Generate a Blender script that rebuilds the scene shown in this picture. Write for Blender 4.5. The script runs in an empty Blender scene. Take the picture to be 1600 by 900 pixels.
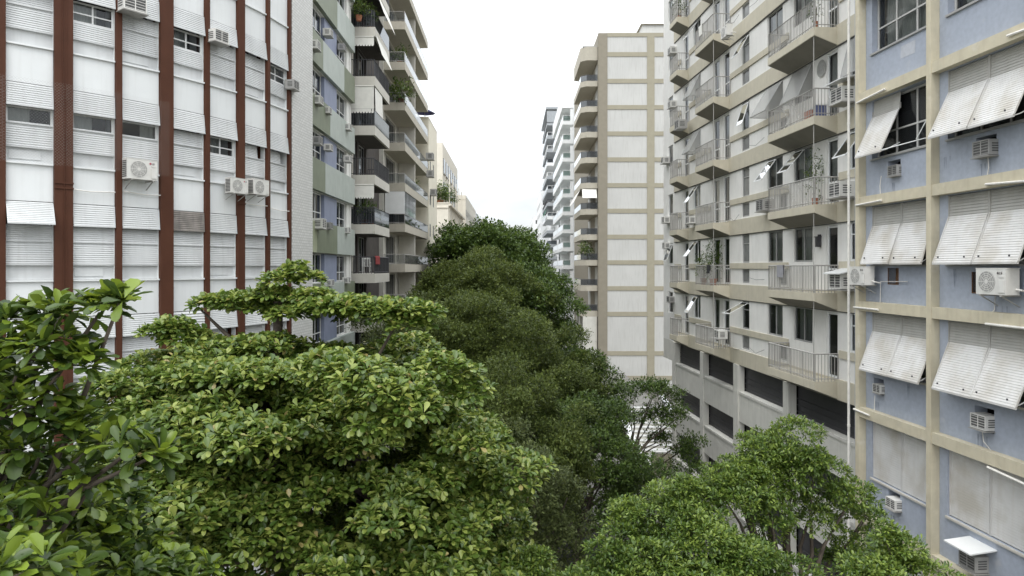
import bpy, math, random
import numpy as np
from mathutils import Vector

random.seed(7)
RNG = np.random.default_rng(11)
SC = bpy.context.scene
COL = SC.collection
R = math.radians

# ------------------------------------------------------------------ camera, world, sun, exposure
EYE = 14.0          # drone height above the street, metres
FPX = 1067.0        # focal length in pixels of the 1600 px wide photograph (24 mm equivalent)
HORIZON = 418.0
cam_data = bpy.data.cameras.new('camera')
cam = bpy.data.objects.new('camera', cam_data)
COL.objects.link(cam)
cam.location = (0, 0, EYE)
cam.rotation_euler = (R(90), 0, 0)
cam_data.sensor_width = 36.0
cam_data.lens = 36.0 * FPX / 1600.0
cam_data.shift_y = -(450.0 - HORIZON) / 1600.0
cam_data.clip_start = 0.1
cam_data.clip_end = 3000
SC.camera = cam

SUN_EL, SUN_AZ = R(58), R(188)      # high, thin-cloud sun from behind the camera (azimuth from +Y clockwise)
world = bpy.data.worlds.new('World')
SC.world = world
world.use_nodes = True
wn, wl = world.node_tree.nodes, world.node_tree.links
bg = wn['Background']
sky = wn.new('ShaderNodeTexSky')
sky.sky_type = 'NISHITA'
sky.sun_disc = False
sky.sun_elevation = SUN_EL
sky.sun_rotation = SUN_AZ
sky.altitude = 10
sky.air_density = 1.0
sky.dust_density = 2.0
# overcast veil: white cloud cover over the Nishita sky, thin in a few places
tc = wn.new('ShaderNodeTexCoord')
mp = wn.new('ShaderNodeMapping'); mp.inputs['Scale'].default_value = (1.2, 1.2, 3.0)
nz = wn.new('ShaderNodeTexNoise'); nz.inputs['Scale'].default_value = 2.2; nz.inputs['Detail'].default_value = 6
rp = wn.new('ShaderNodeMapRange')
rp.inputs['From Min'].default_value = 0.35; rp.inputs['From Max'].default_value = 0.65
rp.inputs['To Min'].default_value = 0.86; rp.inputs['To Max'].default_value = 0.99
mx = wn.new('ShaderNodeMix'); mx.data_type = 'RGBA'
# cloud cover three times brighter overhead than at the horizon (standard overcast sky)
sx = wn.new('ShaderNodeSeparateXYZ'); wl.new(tc.outputs['Generated'], sx.inputs[0])
gr = wn.new('ShaderNodeMapRange'); gr.inputs['From Min'].default_value = 0.0; gr.inputs['From Max'].default_value = 1.0
gr.inputs['To Min'].default_value = 0.43; gr.inputs['To Max'].default_value = 1.5
wl.new(sx.outputs['Z'], gr.inputs['Value'])
nz2 = wn.new('ShaderNodeTexNoise'); nz2.inputs['Scale'].default_value = 4.5; nz2.inputs['Detail'].default_value = 5
wl.new(mp.outputs[0], nz2.inputs['Vector'])
cr = wn.new('ShaderNodeMapRange'); cr.inputs['From Min'].default_value = 0.3; cr.inputs['From Max'].default_value = 0.7
cr.inputs['To Min'].default_value = 0.80; cr.inputs['To Max'].default_value = 1.14
wl.new(nz2.outputs[0], cr.inputs['Value'])
mm = wn.new('ShaderNodeMath'); mm.operation = 'MULTIPLY'; wl.new(gr.outputs[0], mm.inputs[0]); wl.new(cr.outputs[0], mm.inputs[1])
cl = wn.new('ShaderNodeVectorMath'); cl.operation = 'SCALE'; cl.inputs[0].default_value = (9.7, 9.95, 10.2)
wl.new(mm.outputs[0], cl.inputs['Scale']); wl.new(cl.outputs[0], mx.inputs['B'])
wl.new(tc.outputs['Generated'], mp.inputs['Vector']); wl.new(mp.outputs[0], nz.inputs['Vector'])
wl.new(nz.outputs[0], rp.inputs['Value']); wl.new(rp.outputs[0], mx.inputs['Factor'])
wl.new(sky.outputs[0], mx.inputs['A']); wl.new(mx.outputs['Result'], bg.inputs['Color'])
bg.inputs['Strength'].default_value = 0.13

sun_d = bpy.data.lights.new('sun', 'SUN')
sun_d.energy = 0.7
sun_d.angle = R(24)
sun_d.color = (1.0, 0.97, 0.92)
sun = bpy.data.objects.new('sun', sun_d)
COL.objects.link(sun)
sd = Vector((math.sin(SUN_AZ) * math.cos(SUN_EL), math.cos(SUN_AZ) * math.cos(SUN_EL), math.sin(SUN_EL)))
sun.rotation_euler = sd.to_track_quat('Z', 'Y').to_euler()
sun.location = (0, 0, 80)

vs = SC.view_settings
vs.view_transform = 'Standard'; vs.look = 'None'; vs.gamma = 1; vs.use_curve_mapping = False
vs.exposure = 0.84
SC.cycles.max_bounces = 7
SC.cycles.diffuse_bounces = 4
SC.cycles.transparent_max_bounces = 8
SC.cycles.caustics_reflective = False
SC.cycles.caustics_refractive = False

# ------------------------------------------------------------------ materials
def mat(name, col, rough=0.7, var=0.08, scale=3.0, streak=0.0, streak_col=None, bump=0.0, bump_scale=60, metal=0.0,
        spec=0.5, blotch=None, trans=0.0):
    """procedural surface: base colour with soft noise, optional rain streaks, fine bump"""
    m = bpy.data.materials.new(name); m.use_nodes = True
    n, l = m.node_tree.nodes, m.node_tree.links
    p = n['Principled BSDF']
    p.inputs['Roughness'].default_value = rough; p.inputs['Metallic'].default_value = metal
    p.inputs['Specular IOR Level'].default_value = spec
    geo = n.new('ShaderNodeNewGeometry')
    a = n.new('ShaderNodeTexNoise'); a.inputs['Scale'].default_value = scale; a.inputs['Detail'].default_value = 5
    l.new(geo.outputs['Position'], a.inputs['Vector'])
    r = n.new('ShaderNodeValToRGB')
    c = np.array(col)
    r.color_ramp.elements[0].position = 0.3; r.color_ramp.elements[1].position = 0.7
    r.color_ramp.elements[0].color = (*np.clip(c * (1 - var), 0, 1), 1)
    r.color_ramp.elements[1].color = (*np.clip(c * (1 + var), 0, 1), 1)
    l.new(a.outputs[0], r.inputs[0])
    out = r.outputs[0]
    if streak > 0:
        mp = n.new('ShaderNodeMapping'); mp.inputs['Scale'].default_value = (5, 5, 0.35)
        l.new(geo.outputs['Position'], mp.inputs['Vector'])
        b = n.new('ShaderNodeTexNoise'); b.inputs['Scale'].default_value = 1.6; b.inputs['Detail'].default_value = 6
        l.new(mp.outputs[0], b.inputs['Vector'])
        q = n.new('ShaderNodeMapRange'); q.inputs['From Min'].default_value = 0.5; q.inputs['From Max'].default_value = 0.78
        q.inputs['To Max'].default_value = streak
        l.new(b.outputs[0], q.inputs['Value'])
        k = n.new('ShaderNodeMix'); k.data_type = 'RGBA'
        k.inputs['B'].default_value = (*(streak_col or tuple(c * 0.45)), 1)
        l.new(q.outputs[0], k.inputs['Factor']); l.new(out, k.inputs['A']); out = k.outputs['Result']
    if blotch:
        b = n.new('ShaderNodeTexNoise'); b.inputs['Scale'].default_value = blotch[1]; b.inputs['Detail'].default_value = 4
        l.new(geo.outputs['Position'], b.inputs['Vector'])
        q = n.new('ShaderNodeMapRange'); q.inputs['From Min'].default_value = blotch[2]; q.inputs['From Max'].default_value = blotch[3]
        q.inputs['To Max'].default_value = blotch[4]
        l.new(b.outputs[0], q.inputs['Value'])
        k = n.new('ShaderNodeMix'); k.data_type = 'RGBA'; k.inputs['B'].default_value = (*blotch[0], 1)
        l.new(q.outputs[0], k.inputs['Factor']); l.new(out, k.inputs['A']); out = k.outputs['Result']
    l.new(out, p.inputs['Base Color'])
    if bump > 0:
        e = n.new('ShaderNodeTexNoise'); e.inputs['Scale'].default_value = bump_scale; e.inputs['Detail'].default_value = 3
        l.new(geo.outputs['Position'], e.inputs['Vector'])
        bn = n.new('ShaderNodeBump'); bn.inputs['Strength'].default_value = bump; bn.inputs['Distance'].default_value = 0.02
        l.new(e.outputs[0], bn.inputs['Height']); l.new(bn.outputs[0], p.inputs['Normal'])
    return m

def glass_mat(name, tint=(0.5, 0.55, 0.56), refl=0.06, clear=0.75):
    m = bpy.data.materials.new(name); m.use_nodes = True
    n, l = m.node_tree.nodes, m.node_tree.links
    n.remove(n['Principled BSDF'])
    t = n.new('ShaderNodeBsdfTransparent'); t.inputs[0].default_value = (*tint, 1)
    d = n.new('ShaderNodeBsdfDiffuse'); d.inputs[0].default_value = (tint[0] * 0.12, tint[1] * 0.12, tint[2] * 0.13, 1)
    k = n.new('ShaderNodeMixShader'); k.inputs[0].default_value = clear
    l.new(d.outputs[0], k.inputs[1]); l.new(t.outputs[0], k.inputs[2])
    g = n.new('ShaderNodeBsdfGlossy'); g.inputs[0].default_value = (0.9, 0.93, 0.95, 1); g.inputs['Roughness'].default_value = 0.04
    f = n.new('ShaderNodeFresnel'); f.inputs[0].default_value = 1.5
    x = n.new('ShaderNodeMixShader')
    l.new(f.outputs[0], x.inputs[0]); l.new(k.outputs[0], x.inputs[1]); l.new(g.outputs[0], x.inputs[2])
    l.new(x.outputs[0], n['Material Output'].inputs[0])
    return m

def leaf_mat(name, dark, mid, light, rough=0.42, trans=0.3, yellow=None, spec=0.35):
    m = bpy.data.materials.new(name); m.use_nodes = True
    n, l = m.node_tree.nodes, m.node_tree.links
    p = n['Principled BSDF']
    geo = n.new('ShaderNodeNewGeometry')
    r = n.new('ShaderNodeValToRGB')
    e = r.color_ramp.elements
    e[0].color = (*dark, 1); e[1].color = (*light, 1); e[1].position = 0.93
    x = e.new(0.55); x.color = (*mid, 1)
    if yellow:
        y = e.new(0.985); y.color = (*light, 1); z = e.new(0.992); z.color = (*yellow, 1)
    # a slow drift between limbs plus the leaf's own tint
    a = n.new('ShaderNodeTexNoise'); a.inputs['Scale'].default_value = 0.9; a.inputs['Detail'].default_value = 2
    l.new(geo.outputs['Position'], a.inputs['Vector'])
    ma = n.new('ShaderNodeMath'); ma.operation = 'MULTIPLY_ADD'; ma.inputs[1].default_value = 0.9; ma.inputs[2].default_value = -0.45
    l.new(a.outputs[0], ma.inputs[0])
    ad = n.new('ShaderNodeMath'); ad.operation = 'ADD'
    l.new(geo.outputs['Random Per Island'], ad.inputs[0]); l.new(ma.outputs[0], ad.inputs[1])
    if yellow:
        l.new(geo.outputs['Random Per Island'], r.inputs[0])
    else:
        l.new(ad.outputs[0], r.inputs[0])
    l.new(r.outputs[0], p.inputs['Base Color'])
    p.inputs['Roughness'].default_value = rough; p.inputs['Specular IOR Level'].default_value = spec
    t = n.new('ShaderNodeBsdfTranslucent')
    h = n.new('ShaderNodeHueSaturation'); h.inputs['Value'].default_value = 1.5; h.inputs['Hue'].default_value = 0.485
    l.new(r.outputs[0], h.inputs['Color']); l.new(h.outputs[0], t.inputs[0])
    k = n.new('ShaderNodeMixShader'); k.inputs[0].default_value = trans
    l.new(p.outputs[0], k.inputs[1]); l.new(t.outputs[0], k.inputs[2]); l.new(k.outputs[0], n['Material Output'].inputs[0])
    return m

def brick_mat(name, c1, c2, cm, w, h):
    m = mat(name, c1, 0.55)
    n, l = m.node_tree.nodes, m.node_tree.links
    b = n.new('ShaderNodeTexBrick'); b.inputs['Scale'].default_value = 1
    b.inputs['Brick Width'].default_value = w; b.inputs['Row Height'].default_value = h; b.inputs['Mortar Size'].default_value = 0.012
    b.inputs['Color1'].default_value = (*c1, 1); b.inputs['Color2'].default_value = (*c2, 1); b.inputs['Mortar'].default_value = (*cm, 1)
    geo = n.new('ShaderNodeNewGeometry'); s = n.new('ShaderNodeSeparateXYZ'); c = n.new('ShaderNodeCombineXYZ')
    l.new(geo.outputs['Position'], s.inputs[0])
    l.new(s.outputs['Y'], c.inputs['X']); l.new(s.outputs['Z'], c.inputs['Y']); l.new(c.outputs[0], b.inputs['Vector'])
    l.new(b.outputs['Color'], n['Principled BSDF'].inputs['Base Color'])
    return m

M = dict(
    white_panel=mat('white_panel', (0.76, 0.78, 0.78), 0.45, 0.04, 1.2, 0.22, (0.52, 0.52, 0.50), 0.02),
    white_louver=mat('white_louver', (0.60, 0.615, 0.615), 0.5, 0.09, 1.3, 0.32, (0.42, 0.42, 0.41)),
    grimy_louver=mat('grimy_louver', (0.24, 0.22, 0.20), 0.8, 0.25, 4, 0.6, (0.07, 0.06, 0.055)),
    brown=mat('brown_paint', (0.085, 0.035, 0.021), 0.6, 0.10, 2.0, 0.25, (0.06, 0.026, 0.018), spec=0.15),
    tile=brick_mat('white_tile', (0.68, 0.68, 0.66), (0.60, 0.60, 0.58), (0.48, 0.48, 0.46), 0.20, 0.10),
    frame_white=mat('white_frame', (0.74, 0.75, 0.74), 0.4, 0.04),
    frame_pale=mat('pale_grey_frame', (0.52, 0.515, 0.49), 0.45, 0.06),
    frame_grey=mat('grey_frame', (0.34, 0.34, 0.33), 0.45, 0.08),
    dark_metal=mat('dark_metal', (0.05, 0.05, 0.055), 0.45, 0.1),
    grey_metal=mat('grey_metal', (0.36, 0.35, 0.33), 0.5, 0.1),
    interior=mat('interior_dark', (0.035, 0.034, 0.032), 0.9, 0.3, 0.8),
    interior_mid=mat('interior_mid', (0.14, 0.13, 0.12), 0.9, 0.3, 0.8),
    curtain=mat('curtain', (0.62, 0.61, 0.57), 0.9, 0.08, 6),
    curtain_grey=mat('grey_curtain', (0.36, 0.36, 0.34), 0.9, 0.1, 6),
    glass=glass_mat('window_glass', (0.72, 0.76, 0.76), clear=0.85),
    frost=mat('frosted_glass', (0.20, 0.205, 0.20), 0.25, 0.15, 4),
    glass_dark=glass_mat('dark_glass', (0.28, 0.31, 0.33), clear=0.5),
    glass_green=glass_mat('green_glass', (0.62, 0.78, 0.72), clear=0.6),
    glass_pale=glass_mat('pale_glass', (0.86, 0.90, 0.90), clear=0.7),
    blue=mat('blue_wall', (0.375, 0.413, 0.485), 0.75, 0.07, 9, 0.16, (0.25, 0.275, 0.33), 0.25, 90, blotch=((0.52, 0.53, 0.54), 2.3, 0.66, 0.80, 0.5)),
    yellow=mat('yellow_beam', (0.57, 0.52, 0.39), 0.75, 0.07, 4, 0.30, (0.36, 0.29, 0.19), 0.08, blotch=((0.66, 0.62, 0.53), 2.7, 0.64, 0.74, 0.6)),
    blind=mat('roller_blind', (0.62, 0.615, 0.60), 0.5, 0.05, 3, 0.22, (0.42, 0.37, 0.29), blotch=((0.40, 0.36, 0.29), 1.3, 0.46, 0.70, 0.6)),
    blind_grey=mat('weathered_blind', (0.40, 0.395, 0.37), 0.55, 0.08, 3, 0.3, (0.33, 0.30, 0.25)),
    cream_wall=mat('white_render', (0.78, 0.77, 0.735), 0.8, 0.04, 2, 0.22, (0.50, 0.48, 0.44), 0.05),
    beige=mat('beige_beam', (0.545, 0.505, 0.40), 0.8, 0.05, 3, 0.25, (0.36, 0.33, 0.27), 0.05),
    podium=mat('podium_concrete', (0.62, 0.61, 0.56), 0.8, 0.06, 2, 0.28, (0.33, 0.32, 0.29), 0.06),
    netting=mat('window_net', (0.45, 0.45, 0.43), 0.9, 0.1),
    tan=mat('tan_frame', (0.335, 0.31, 0.235), 0.8, 0.05, 2, 0.22, (0.33, 0.29, 0.22)),
    tan_brown=mat('taupe_pier', (0.255, 0.23, 0.18), 0.8, 0.06, 2, 0.22, (0.26, 0.225, 0.17)),
    off_white=mat('off_white_panel', (0.53, 0.53, 0.51), 0.8, 0.05, .5, 0.45, (0.36, 0.35, 0.32)),
    mint=mat('mint_panel', (0.42, 0.46, 0.425), 0.5, 0.06, 2, 0.4, (0.25, 0.32, 0.28)),
    olive=mat('olive_panel', (0.185, 0.21, 0.145), 0.5, 0.08, 2, 0.35, (0.11, 0.14, 0.08)),
    pale_olive=mat('pale_olive_panel', (0.36, 0.39, 0.26), 0.5, 0.08, 2, 0.35, (0.22, 0.25, 0.16)),
    periwinkle=mat('periwinkle_panel', (0.24, 0.27, 0.37), 0.6, 0.06, 2, 0.2),
    slab=mat('pale_slab', (0.54, 0.52, 0.465), 0.8, 0.05, 3, 0.3, (0.40, 0.38, 0.32)),
    greige=mat('greige_slab', (0.44, 0.41, 0.34), 0.8, 0.05, 3, 0.3, (0.30, 0.28, 0.23)),
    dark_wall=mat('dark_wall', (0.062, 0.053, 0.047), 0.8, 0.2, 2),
    cream=mat('cream_render', (0.72, 0.675, 0.56), 0.8, 0.04, 2, 0.25, (0.50, 0.46, 0.38)),
    cream_far=mat('pale_cream_render', (0.74, 0.70, 0.61), 0.8, 0.04, 2, 0.2, (0.55, 0.51, 0.43)),
    white_far=mat('white_far_render', (0.80, 0.81, 0.81), 0.7, 0.03, 2, 0.15, (0.6, 0.6, 0.6)),
    grey_far=mat('blue_grey_render', (0.33, 0.35, 0.365), 0.7, 0.06, 2, 0.25),
    ac_white=mat('ac_white', (0.70, 0.69, 0.655), 0.45, 0.05, 8, 0.25, (0.5, 0.47, 0.42)),
    ac_grey=mat('ac_grey', (0.36, 0.355, 0.34), 0.5, 0.1, 8, 0.3),
    ac_dark=mat('ac_dark', (0.09, 0.09, 0.088), 0.6, 0.2, 8),
    badge_red=mat('badge_red', (0.42, 0.02, 0.06), 0.4),
    badge_grey=mat('badge_grey', (0.12, 0.11, 0.11), 0.4),
    pipe=mat('white_pipe', (0.75, 0.73, 0.68), 0.5, 0.08, 8, 0.3),
    rust_wood=mat('niche_wood', (0.16, 0.085, 0.045), 0.8, 0.3, 12),
    fabric_white=mat('white_fabric', (0.74, 0.73, 0.68), 0.9, 0.05, 4),
    fabric_green=mat('green_fabric', (0.02, 0.17, 0.10), 0.9, 0.1, 4),
    fabric_navy=mat('navy_fabric', (0.03, 0.03, 0.10), 0.9, 0.1, 4),
    fabric_red=mat('red_fabric', (0.22, 0.02, 0.02), 0.9, 0.1, 4),
    terracotta=mat('terracotta', (0.33, 0.13, 0.07), 0.8, 0.1, 6),
    plastic_white=mat('white_plastic', (0.75, 0.75, 0.73), 0.4),
    asphalt=mat('asphalt', (0.05, 0.05, 0.052), 0.9, 0.25, 1.5, bump=0.2),
    paving=mat('paving', (0.17, 0.165, 0.15), 0.85, 0.2, 1.2, bump=0.1),
    kerb=mat('kerb_stone', (0.34, 0.33, 0.31), 0.85, 0.1, 3),
    paint=mat('road_paint', (0.75, 0.75, 0.72), 0.7, 0.1, 6),
    earth=mat('city_ground', (0.12, 0.115, 0.10), 0.95, 0.2, 0.3),
    bark=mat('bark', (0.085, 0.068, 0.052), 0.9, 0.35, 7, bump=0.5, bump_scale=25),
    almond=leaf_mat('almond_leaf', (0.052, 0.100, 0.018), (0.125, 0.190, 0.032), (0.285, 0.335, 0.080), 0.36, 0.33, (0.36, 0.30, 0.12), 0.5),
    near_almond=leaf_mat('broad_leaf', (0.028, 0.055, 0.014), (0.075, 0.125, 0.020), (0.190, 0.265, 0.030), 0.34, 0.28, None, 0.45),
    ficus=leaf_mat('ficus_leaf', (0.044, 0.086, 0.016), (0.098, 0.160, 0.026), (0.205, 0.275, 0.052), 0.36, 0.33, None, 0.45),
    olive_leaf=leaf_mat('street_leaf', (0.046, 0.068, 0.018), (0.085, 0.118, 0.028), (0.135, 0.172, 0.042), 0.5, 0.33, None, 0.2),
    dusk_leaf=leaf_mat('dull_street_leaf', (0.044, 0.060, 0.021), (0.074, 0.097, 0.032), (0.112, 0.138, 0.047), 0.5, 0.33, None, 0.2),
    dark_leaf=leaf_mat('dark_leaf', (0.030, 0.056, 0.013), (0.060, 0.104, 0.021), (0.108, 0.165, 0.034), 0.45, 0.3, None, 0.3),
    yellow_flower=leaf_mat('yellow_flower', (0.08, 0.12, 0.03), (0.55, 0.36, 0.03), (0.65, 0.42, 0.05), 0.6, 0.2),
    stain=mat('wall_stain', (0.27, 0.30, 0.36), 0.9, 0.15, 9),
    patch=mat('render_patch', (0.46, 0.48, 0.52), 0.8, 0.08, 9),
    box_orange=mat('orange_box', (0.42, 0.13, 0.06), 0.7), box_blue=mat('blue_box', (0.10, 0.12, 0.25), 0.7), cloth_grey=mat('grey_cloth', (0.30, 0.30, 0.32), 0.9),
    soffit=mat('painted_shade_soffit', (0.24, 0.225, 0.19), 0.9, 0.10, 2, blotch=((0.16, 0.15, 0.13), 2.0, 0.5, 0.75, 0.6)),  # shade under the balconies put into the colour, darker than the beams
    stair_white=mat('stair_paint', (0.50, 0.50, 0.49), 0.7, 0.08, 3, 0.25),
    pot_leaf=leaf_mat('pot_plant_leaf', (0.03, 0.06, 0.015), (0.07, 0.12, 0.025), (0.16, 0.21, 0.05), 0.5, 0.3),
)

# ------------------------------------------------------------------ object helpers
def tag(o, label=None, cat=None, group=None, kind=None):
    if label: o['label'] = label
    if cat: o['category'] = cat
    if group: o['group'] = group
    if kind: o['kind'] = kind
    return o

def empty(name, loc, rz=0.0):
    o = bpy.data.objects.new(name, None); COL.objects.link(o)
    o.location = loc; o.rotation_euler = (0, 0, rz); o.empty_display_size = 0.3
    return o

def ancestor_offset(parent):
    v = Vector((0, 0, 0)); p = parent
    while p is not None:
        v += Vector(p.location); p = p.parent
    return v

class Frame:
    """facade frame: s runs left to right as seen from the street, out points to the street, z is height"""
    def __init__(self, x, y, dx, dy):
        k = math.hypot(dx, dy)
        self.x, self.y, self.dx, self.dy = x, y, dx / k, dy / k
        self.nx, self.ny = self.dy, -self.dx
        self.rz = math.atan2(self.dy, self.dx)
    def p(self, s, out, z):
        return (self.x + self.dx * s + self.nx * out, self.y + self.dy * s + self.ny * out, z)
    def s_at(self, u, out=0.0):
        """distance along the facade where the photograph's column u meets it"""
        k = (u - 800.0) / FPX
        x0, y0 = self.x + self.nx * out, self.y + self.ny * out
        return (k * y0 - x0) / (self.dx - k * self.dy)
    def z_at(self, v, s, out=0.0):
        return EYE + (HORIZON - v) / FPX * self.p(s, out, 0)[1]
    def sz(self, u, v, out=0.0):
        s = self.s_at(u, out); return s, self.z_at(v, s, out)

IDENT = Frame(0, 0, 1, 0)      # s = X, out = -Y
class LocalFrame:
    rz = 0.0
    def p(self, s, out, z): return (s, -out, z)
LOCAL = LocalFrame()

class MB:
    def __init__(self, f=LOCAL):
        self.f = f; self.v = []; self.q = []
    def vert(self, s, o, z):
        self.v.append(self.f.p(s, o, z)); return len(self.v) - 1
    def face(self, pts):
        self.q.append([self.vert(*p) for p in pts]); return self
    def box(self, s0, s1, o0, o1, z0, z1):
        if s1 < s0: s0, s1 = s1, s0
        if o1 < o0: o0, o1 = o1, o0
        i = [self.vert(s, o, z) for z in (z0, z1) for o in (o0, o1) for s in (s0, s1)]
        # out axis is mirrored (y = -out) so windings are flipped accordingly
        for a in ((0, 1, 3, 2), (4, 6, 7, 5), (0, 4, 5, 1), (2, 3, 7, 6), (0, 2, 6, 4), (1, 5, 7, 3)):
            self.q.append([i[k] for k in a])
        return self
    def prism(self, outline, z0, z1, z0s=None):
        """outline of (s, out) in plan, extruded in height; z0s gives a bottom height per corner"""
        n = len(outline)
        b = [self.vert(s, o, (z0s[i] if z0s else z0)) for i, (s, o) in enumerate(outline)]
        t = [self.vert(s, o, z1) for s, o in outline]
        self.q.append(b[::-1]); self.q.append(t)
        for i in range(n):
            j = (i + 1) % n
            self.q.append([b[i], b[j], t[j], t[i]])
        return self
    def section(self, prof, s0, s1):
        """closed profile of (out, z) swept along s"""
        n = len(prof)
        a = [self.vert(s0, o, z) for o, z in prof]; b = [self.vert(s1, o, z) for o, z in prof]
        self.q.append(a); self.q.append(b[::-1])
        for i in range(n):
            j = (i + 1) % n
            self.q.append([a[i], b[i], b[j], a[j]])
        return self
    def sheet(self, prof, s0, s1, s0b=None, s1b=None):
        """open profile of (out, z) swept along s"""
        n = len(prof)
        a = [self.vert(s0, o, z) for o, z in prof]; b = [self.vert(s1, o, z) for o, z in prof]
        for i in range(n - 1):
            self.q.append([a[i], b[i], b[i + 1], a[i + 1]])
        return self
    def tube(self, pts, r, n=6, r1=None):
        pts = [Vector(self.f.p(*p)) for p in pts]
        rings = []
        for i, p in enumerate(pts):
            d = (pts[min(i + 1, len(pts) - 1)] - pts[max(i - 1, 0)]).normalized()
            up = Vector((0, 0, 1)) if abs(d.z) < 0.9 else Vector((1, 0, 0))
            a = d.cross(up).normalized(); b = d.cross(a)
            rr = r if r1 is None else r + (r1 - r) * i / max(1, len(pts) - 1)
            ring = []
            for k in range(n):
                t = 2 * math.pi * k / n
                self.v.append(tuple(p + (a * math.cos(t) + b * math.sin(t)) * rr)); ring.append(len(self.v) - 1)
            rings.append(ring)
        for x, y in zip(rings, rings[1:]):
            for k in range(n):
                self.q.append([x[k], x[(k + 1) % n], y[(k + 1) % n], y[k]])
        self.q.append(rings[0][::-1]); self.q.append(rings[-1])
        return self
    def disc(self, s, z, out, r, n=20, thick=0.0):
        c = [self.vert(s + r * math.cos(2 * math.pi * k / n), out, z + r * math.sin(2 * math.pi * k / n)) for k in range(n)]
        self.q.append(c)
        if thick:
            b = [self.vert(s + r * math.cos(2 * math.pi * k / n), out - thick, z + r * math.sin(2 * math.pi * k / n)) for k in range(n)]
            for k in range(n): self.q.append([c[k], c[(k + 1) % n], b[(k + 1) % n], b[k]])
        return self
    def ring(self, s, z, out, r, w, n=20):
        a = [self.vert(s + r * math.cos(2 * math.pi * k / n), out, z + r * math.sin(2 * math.pi * k / n)) for k in range(n)]
        b = [self.vert(s + (r - w) * math.cos(2 * math.pi * k / n), out, z + (r - w) * math.sin(2 * math.pi * k / n)) for k in range(n)]
        for k in range(n): self.q.append([a[k], a[(k + 1) % n], b[(k + 1) % n], b[k]])
        return self
    def wall(self, s0, s1, z0, z1, holes, out=0.0, depth=0.2, ends=True):
        """flat wall with real rectangular openings and their reveals"""
        S = sorted({s0, s1, *[min(max(h[k], s0), s1) for h in holes for k in (0, 1)]})
        Z = sorted({z0, z1, *[min(max(h[k], z0), z1) for h in holes for k in (2, 3)]})
        S = [a for i, a in enumerate(S) if i == 0 or a - S[i - 1] > 1e-4]
        Z = [a for i, a in enumerate(Z) if i == 0 or a - Z[i - 1] > 1e-4]
        for z_a, z_b in zip(Z, Z[1:]):
            zc = (z_a + z_b) / 2; run = None
            for s_a, s_b in zip(S, S[1:]):
                sc = (s_a + s_b) / 2
                inside = any(h[0] < sc < h[1] and h[2] < zc < h[3] for h in holes)
                if inside:
                    if run is not None: self.face([(run, out, z_a), (s_a, out, z_a), (s_a, out, z_b), (run, out, z_b)]); run = None
                elif run is None: run = s_a
            if run is not None: self.face([(run, out, z_a), (s1, out, z_a), (s1, out, z_b), (run, out, z_b)])
        for a, b, c, d in holes:
            self.face([(a, out, c), (a, out, d), (a, out - depth, d), (a, out - depth, c)])
            self.face([(b, out, c), (b, out - depth, c), (b, out - depth, d), (b, out, d)])
            self.face([(a, out, c), (a, out - depth, c), (b, out - depth, c), (b, out, c)])
            self.face([(a, out, d), (b, out, d), (b, out - depth, d), (a, out - depth, d)])
        if ends:
            for s in (s0, s1):
                self.face([(s, out, z0), (s, out, z1), (s, out - 0.6, z1), (s, out - 0.6, z0)])
        return self
    def build(self, name, m, parent=None, smooth=False):
        me = bpy.data.meshes.new(name)
        off = ancestor_offset(parent) if (parent is not None and not isinstance(self.f, LocalFrame)) else Vector((0, 0, 0))
        me.from_pydata([(x - off.x, y - off.y, z - off.z) for x, y, z in self.v], [], self.q)
        me.materials.append(m)
        if smooth:
            me.polygons.foreach_set('use_smooth', [True] * len(me.polygons))
        me.update()
        o = bpy.data.objects.new(name, me); COL.objects.link(o)
        o.parent = parent
        return o

def copy_tree(o, parent=None):
    c = o.copy(); COL.objects.link(c); c.parent = parent
    for ch in list(o.children): copy_tree(ch, c)
    return c

# ------------------------------------------------------------------ shared building pieces
def window(root, f, s0, s1, z0, z1, out=-0.12, fm='frame_white', gm='glass', nx=2, nz_=1, bar=0.05, curtain=None,
           curtain_span=(0.0, 1.0), cm='curtain', split=None):
    """one window: frame (mullions) with a pane and, where the photo shows one, a curtain behind it"""
    b = MB(f)
    b.box(s0, s0 + bar, out - 0.05, out, z0, z1).box(s1 - bar, s1, out - 0.05, out, z0, z1)
    b.box(s0 + bar, s1 - bar, out - 0.05, out, z0, z0 + bar).box(s0 + bar, s1 - bar, out - 0.05, out, z1 - bar, z1)
    for i in range(1, nx):
        c = s0 + (s1 - s0) * i / nx
        b.box(c - bar * .45, c + bar * .45, out - 0.045, out - 0.004, z0 + bar, z1 - bar)
    hs = split or [k / nz_ for k in range(1, nz_)]
    for h in hs:
        c = z0 + (z1 - z0) * h
        b.box(s0 + bar, s1 - bar, out - 0.048, out - 0.002, c - bar * .4, c + bar * .4)
    fr = b.build('window', M[fm], root)
    MB(f).face([(s0 + .01, out - .03, z0 + .01), (s1 - .01, out - .03, z0 + .01), (s1 - .01, out - .03, z1 - .01), (s0 + .01, out - .03, z1 - .01)]).build('pane', M[gm], fr)
    if curtain:
        w = s1 - s0; a, e = s0 + w * curtain_span[0], s0 + w * curtain_span[1]
        n = max(6, int((e - a) / 0.06)); c = MB(f)
        zb = z0 + 0.02 if curtain == 'full' else z0 + (z1 - z0) * 0.45
        for i in range(n):
            x0, x1 = a + (e - a) * i / n, a + (e - a) * (i + 1) / n
            o0 = out - 0.16 + 0.03 * (i % 2); o1 = out - 0.16 + 0.03 * ((i + 1) % 2)
            c.face([(x0, o0, zb), (x1, o1, zb), (x1, o1, z1 - .02), (x0, o0, z1 - .02)])
        c.build('curtain', M[cm], fr)
    return fr

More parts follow.
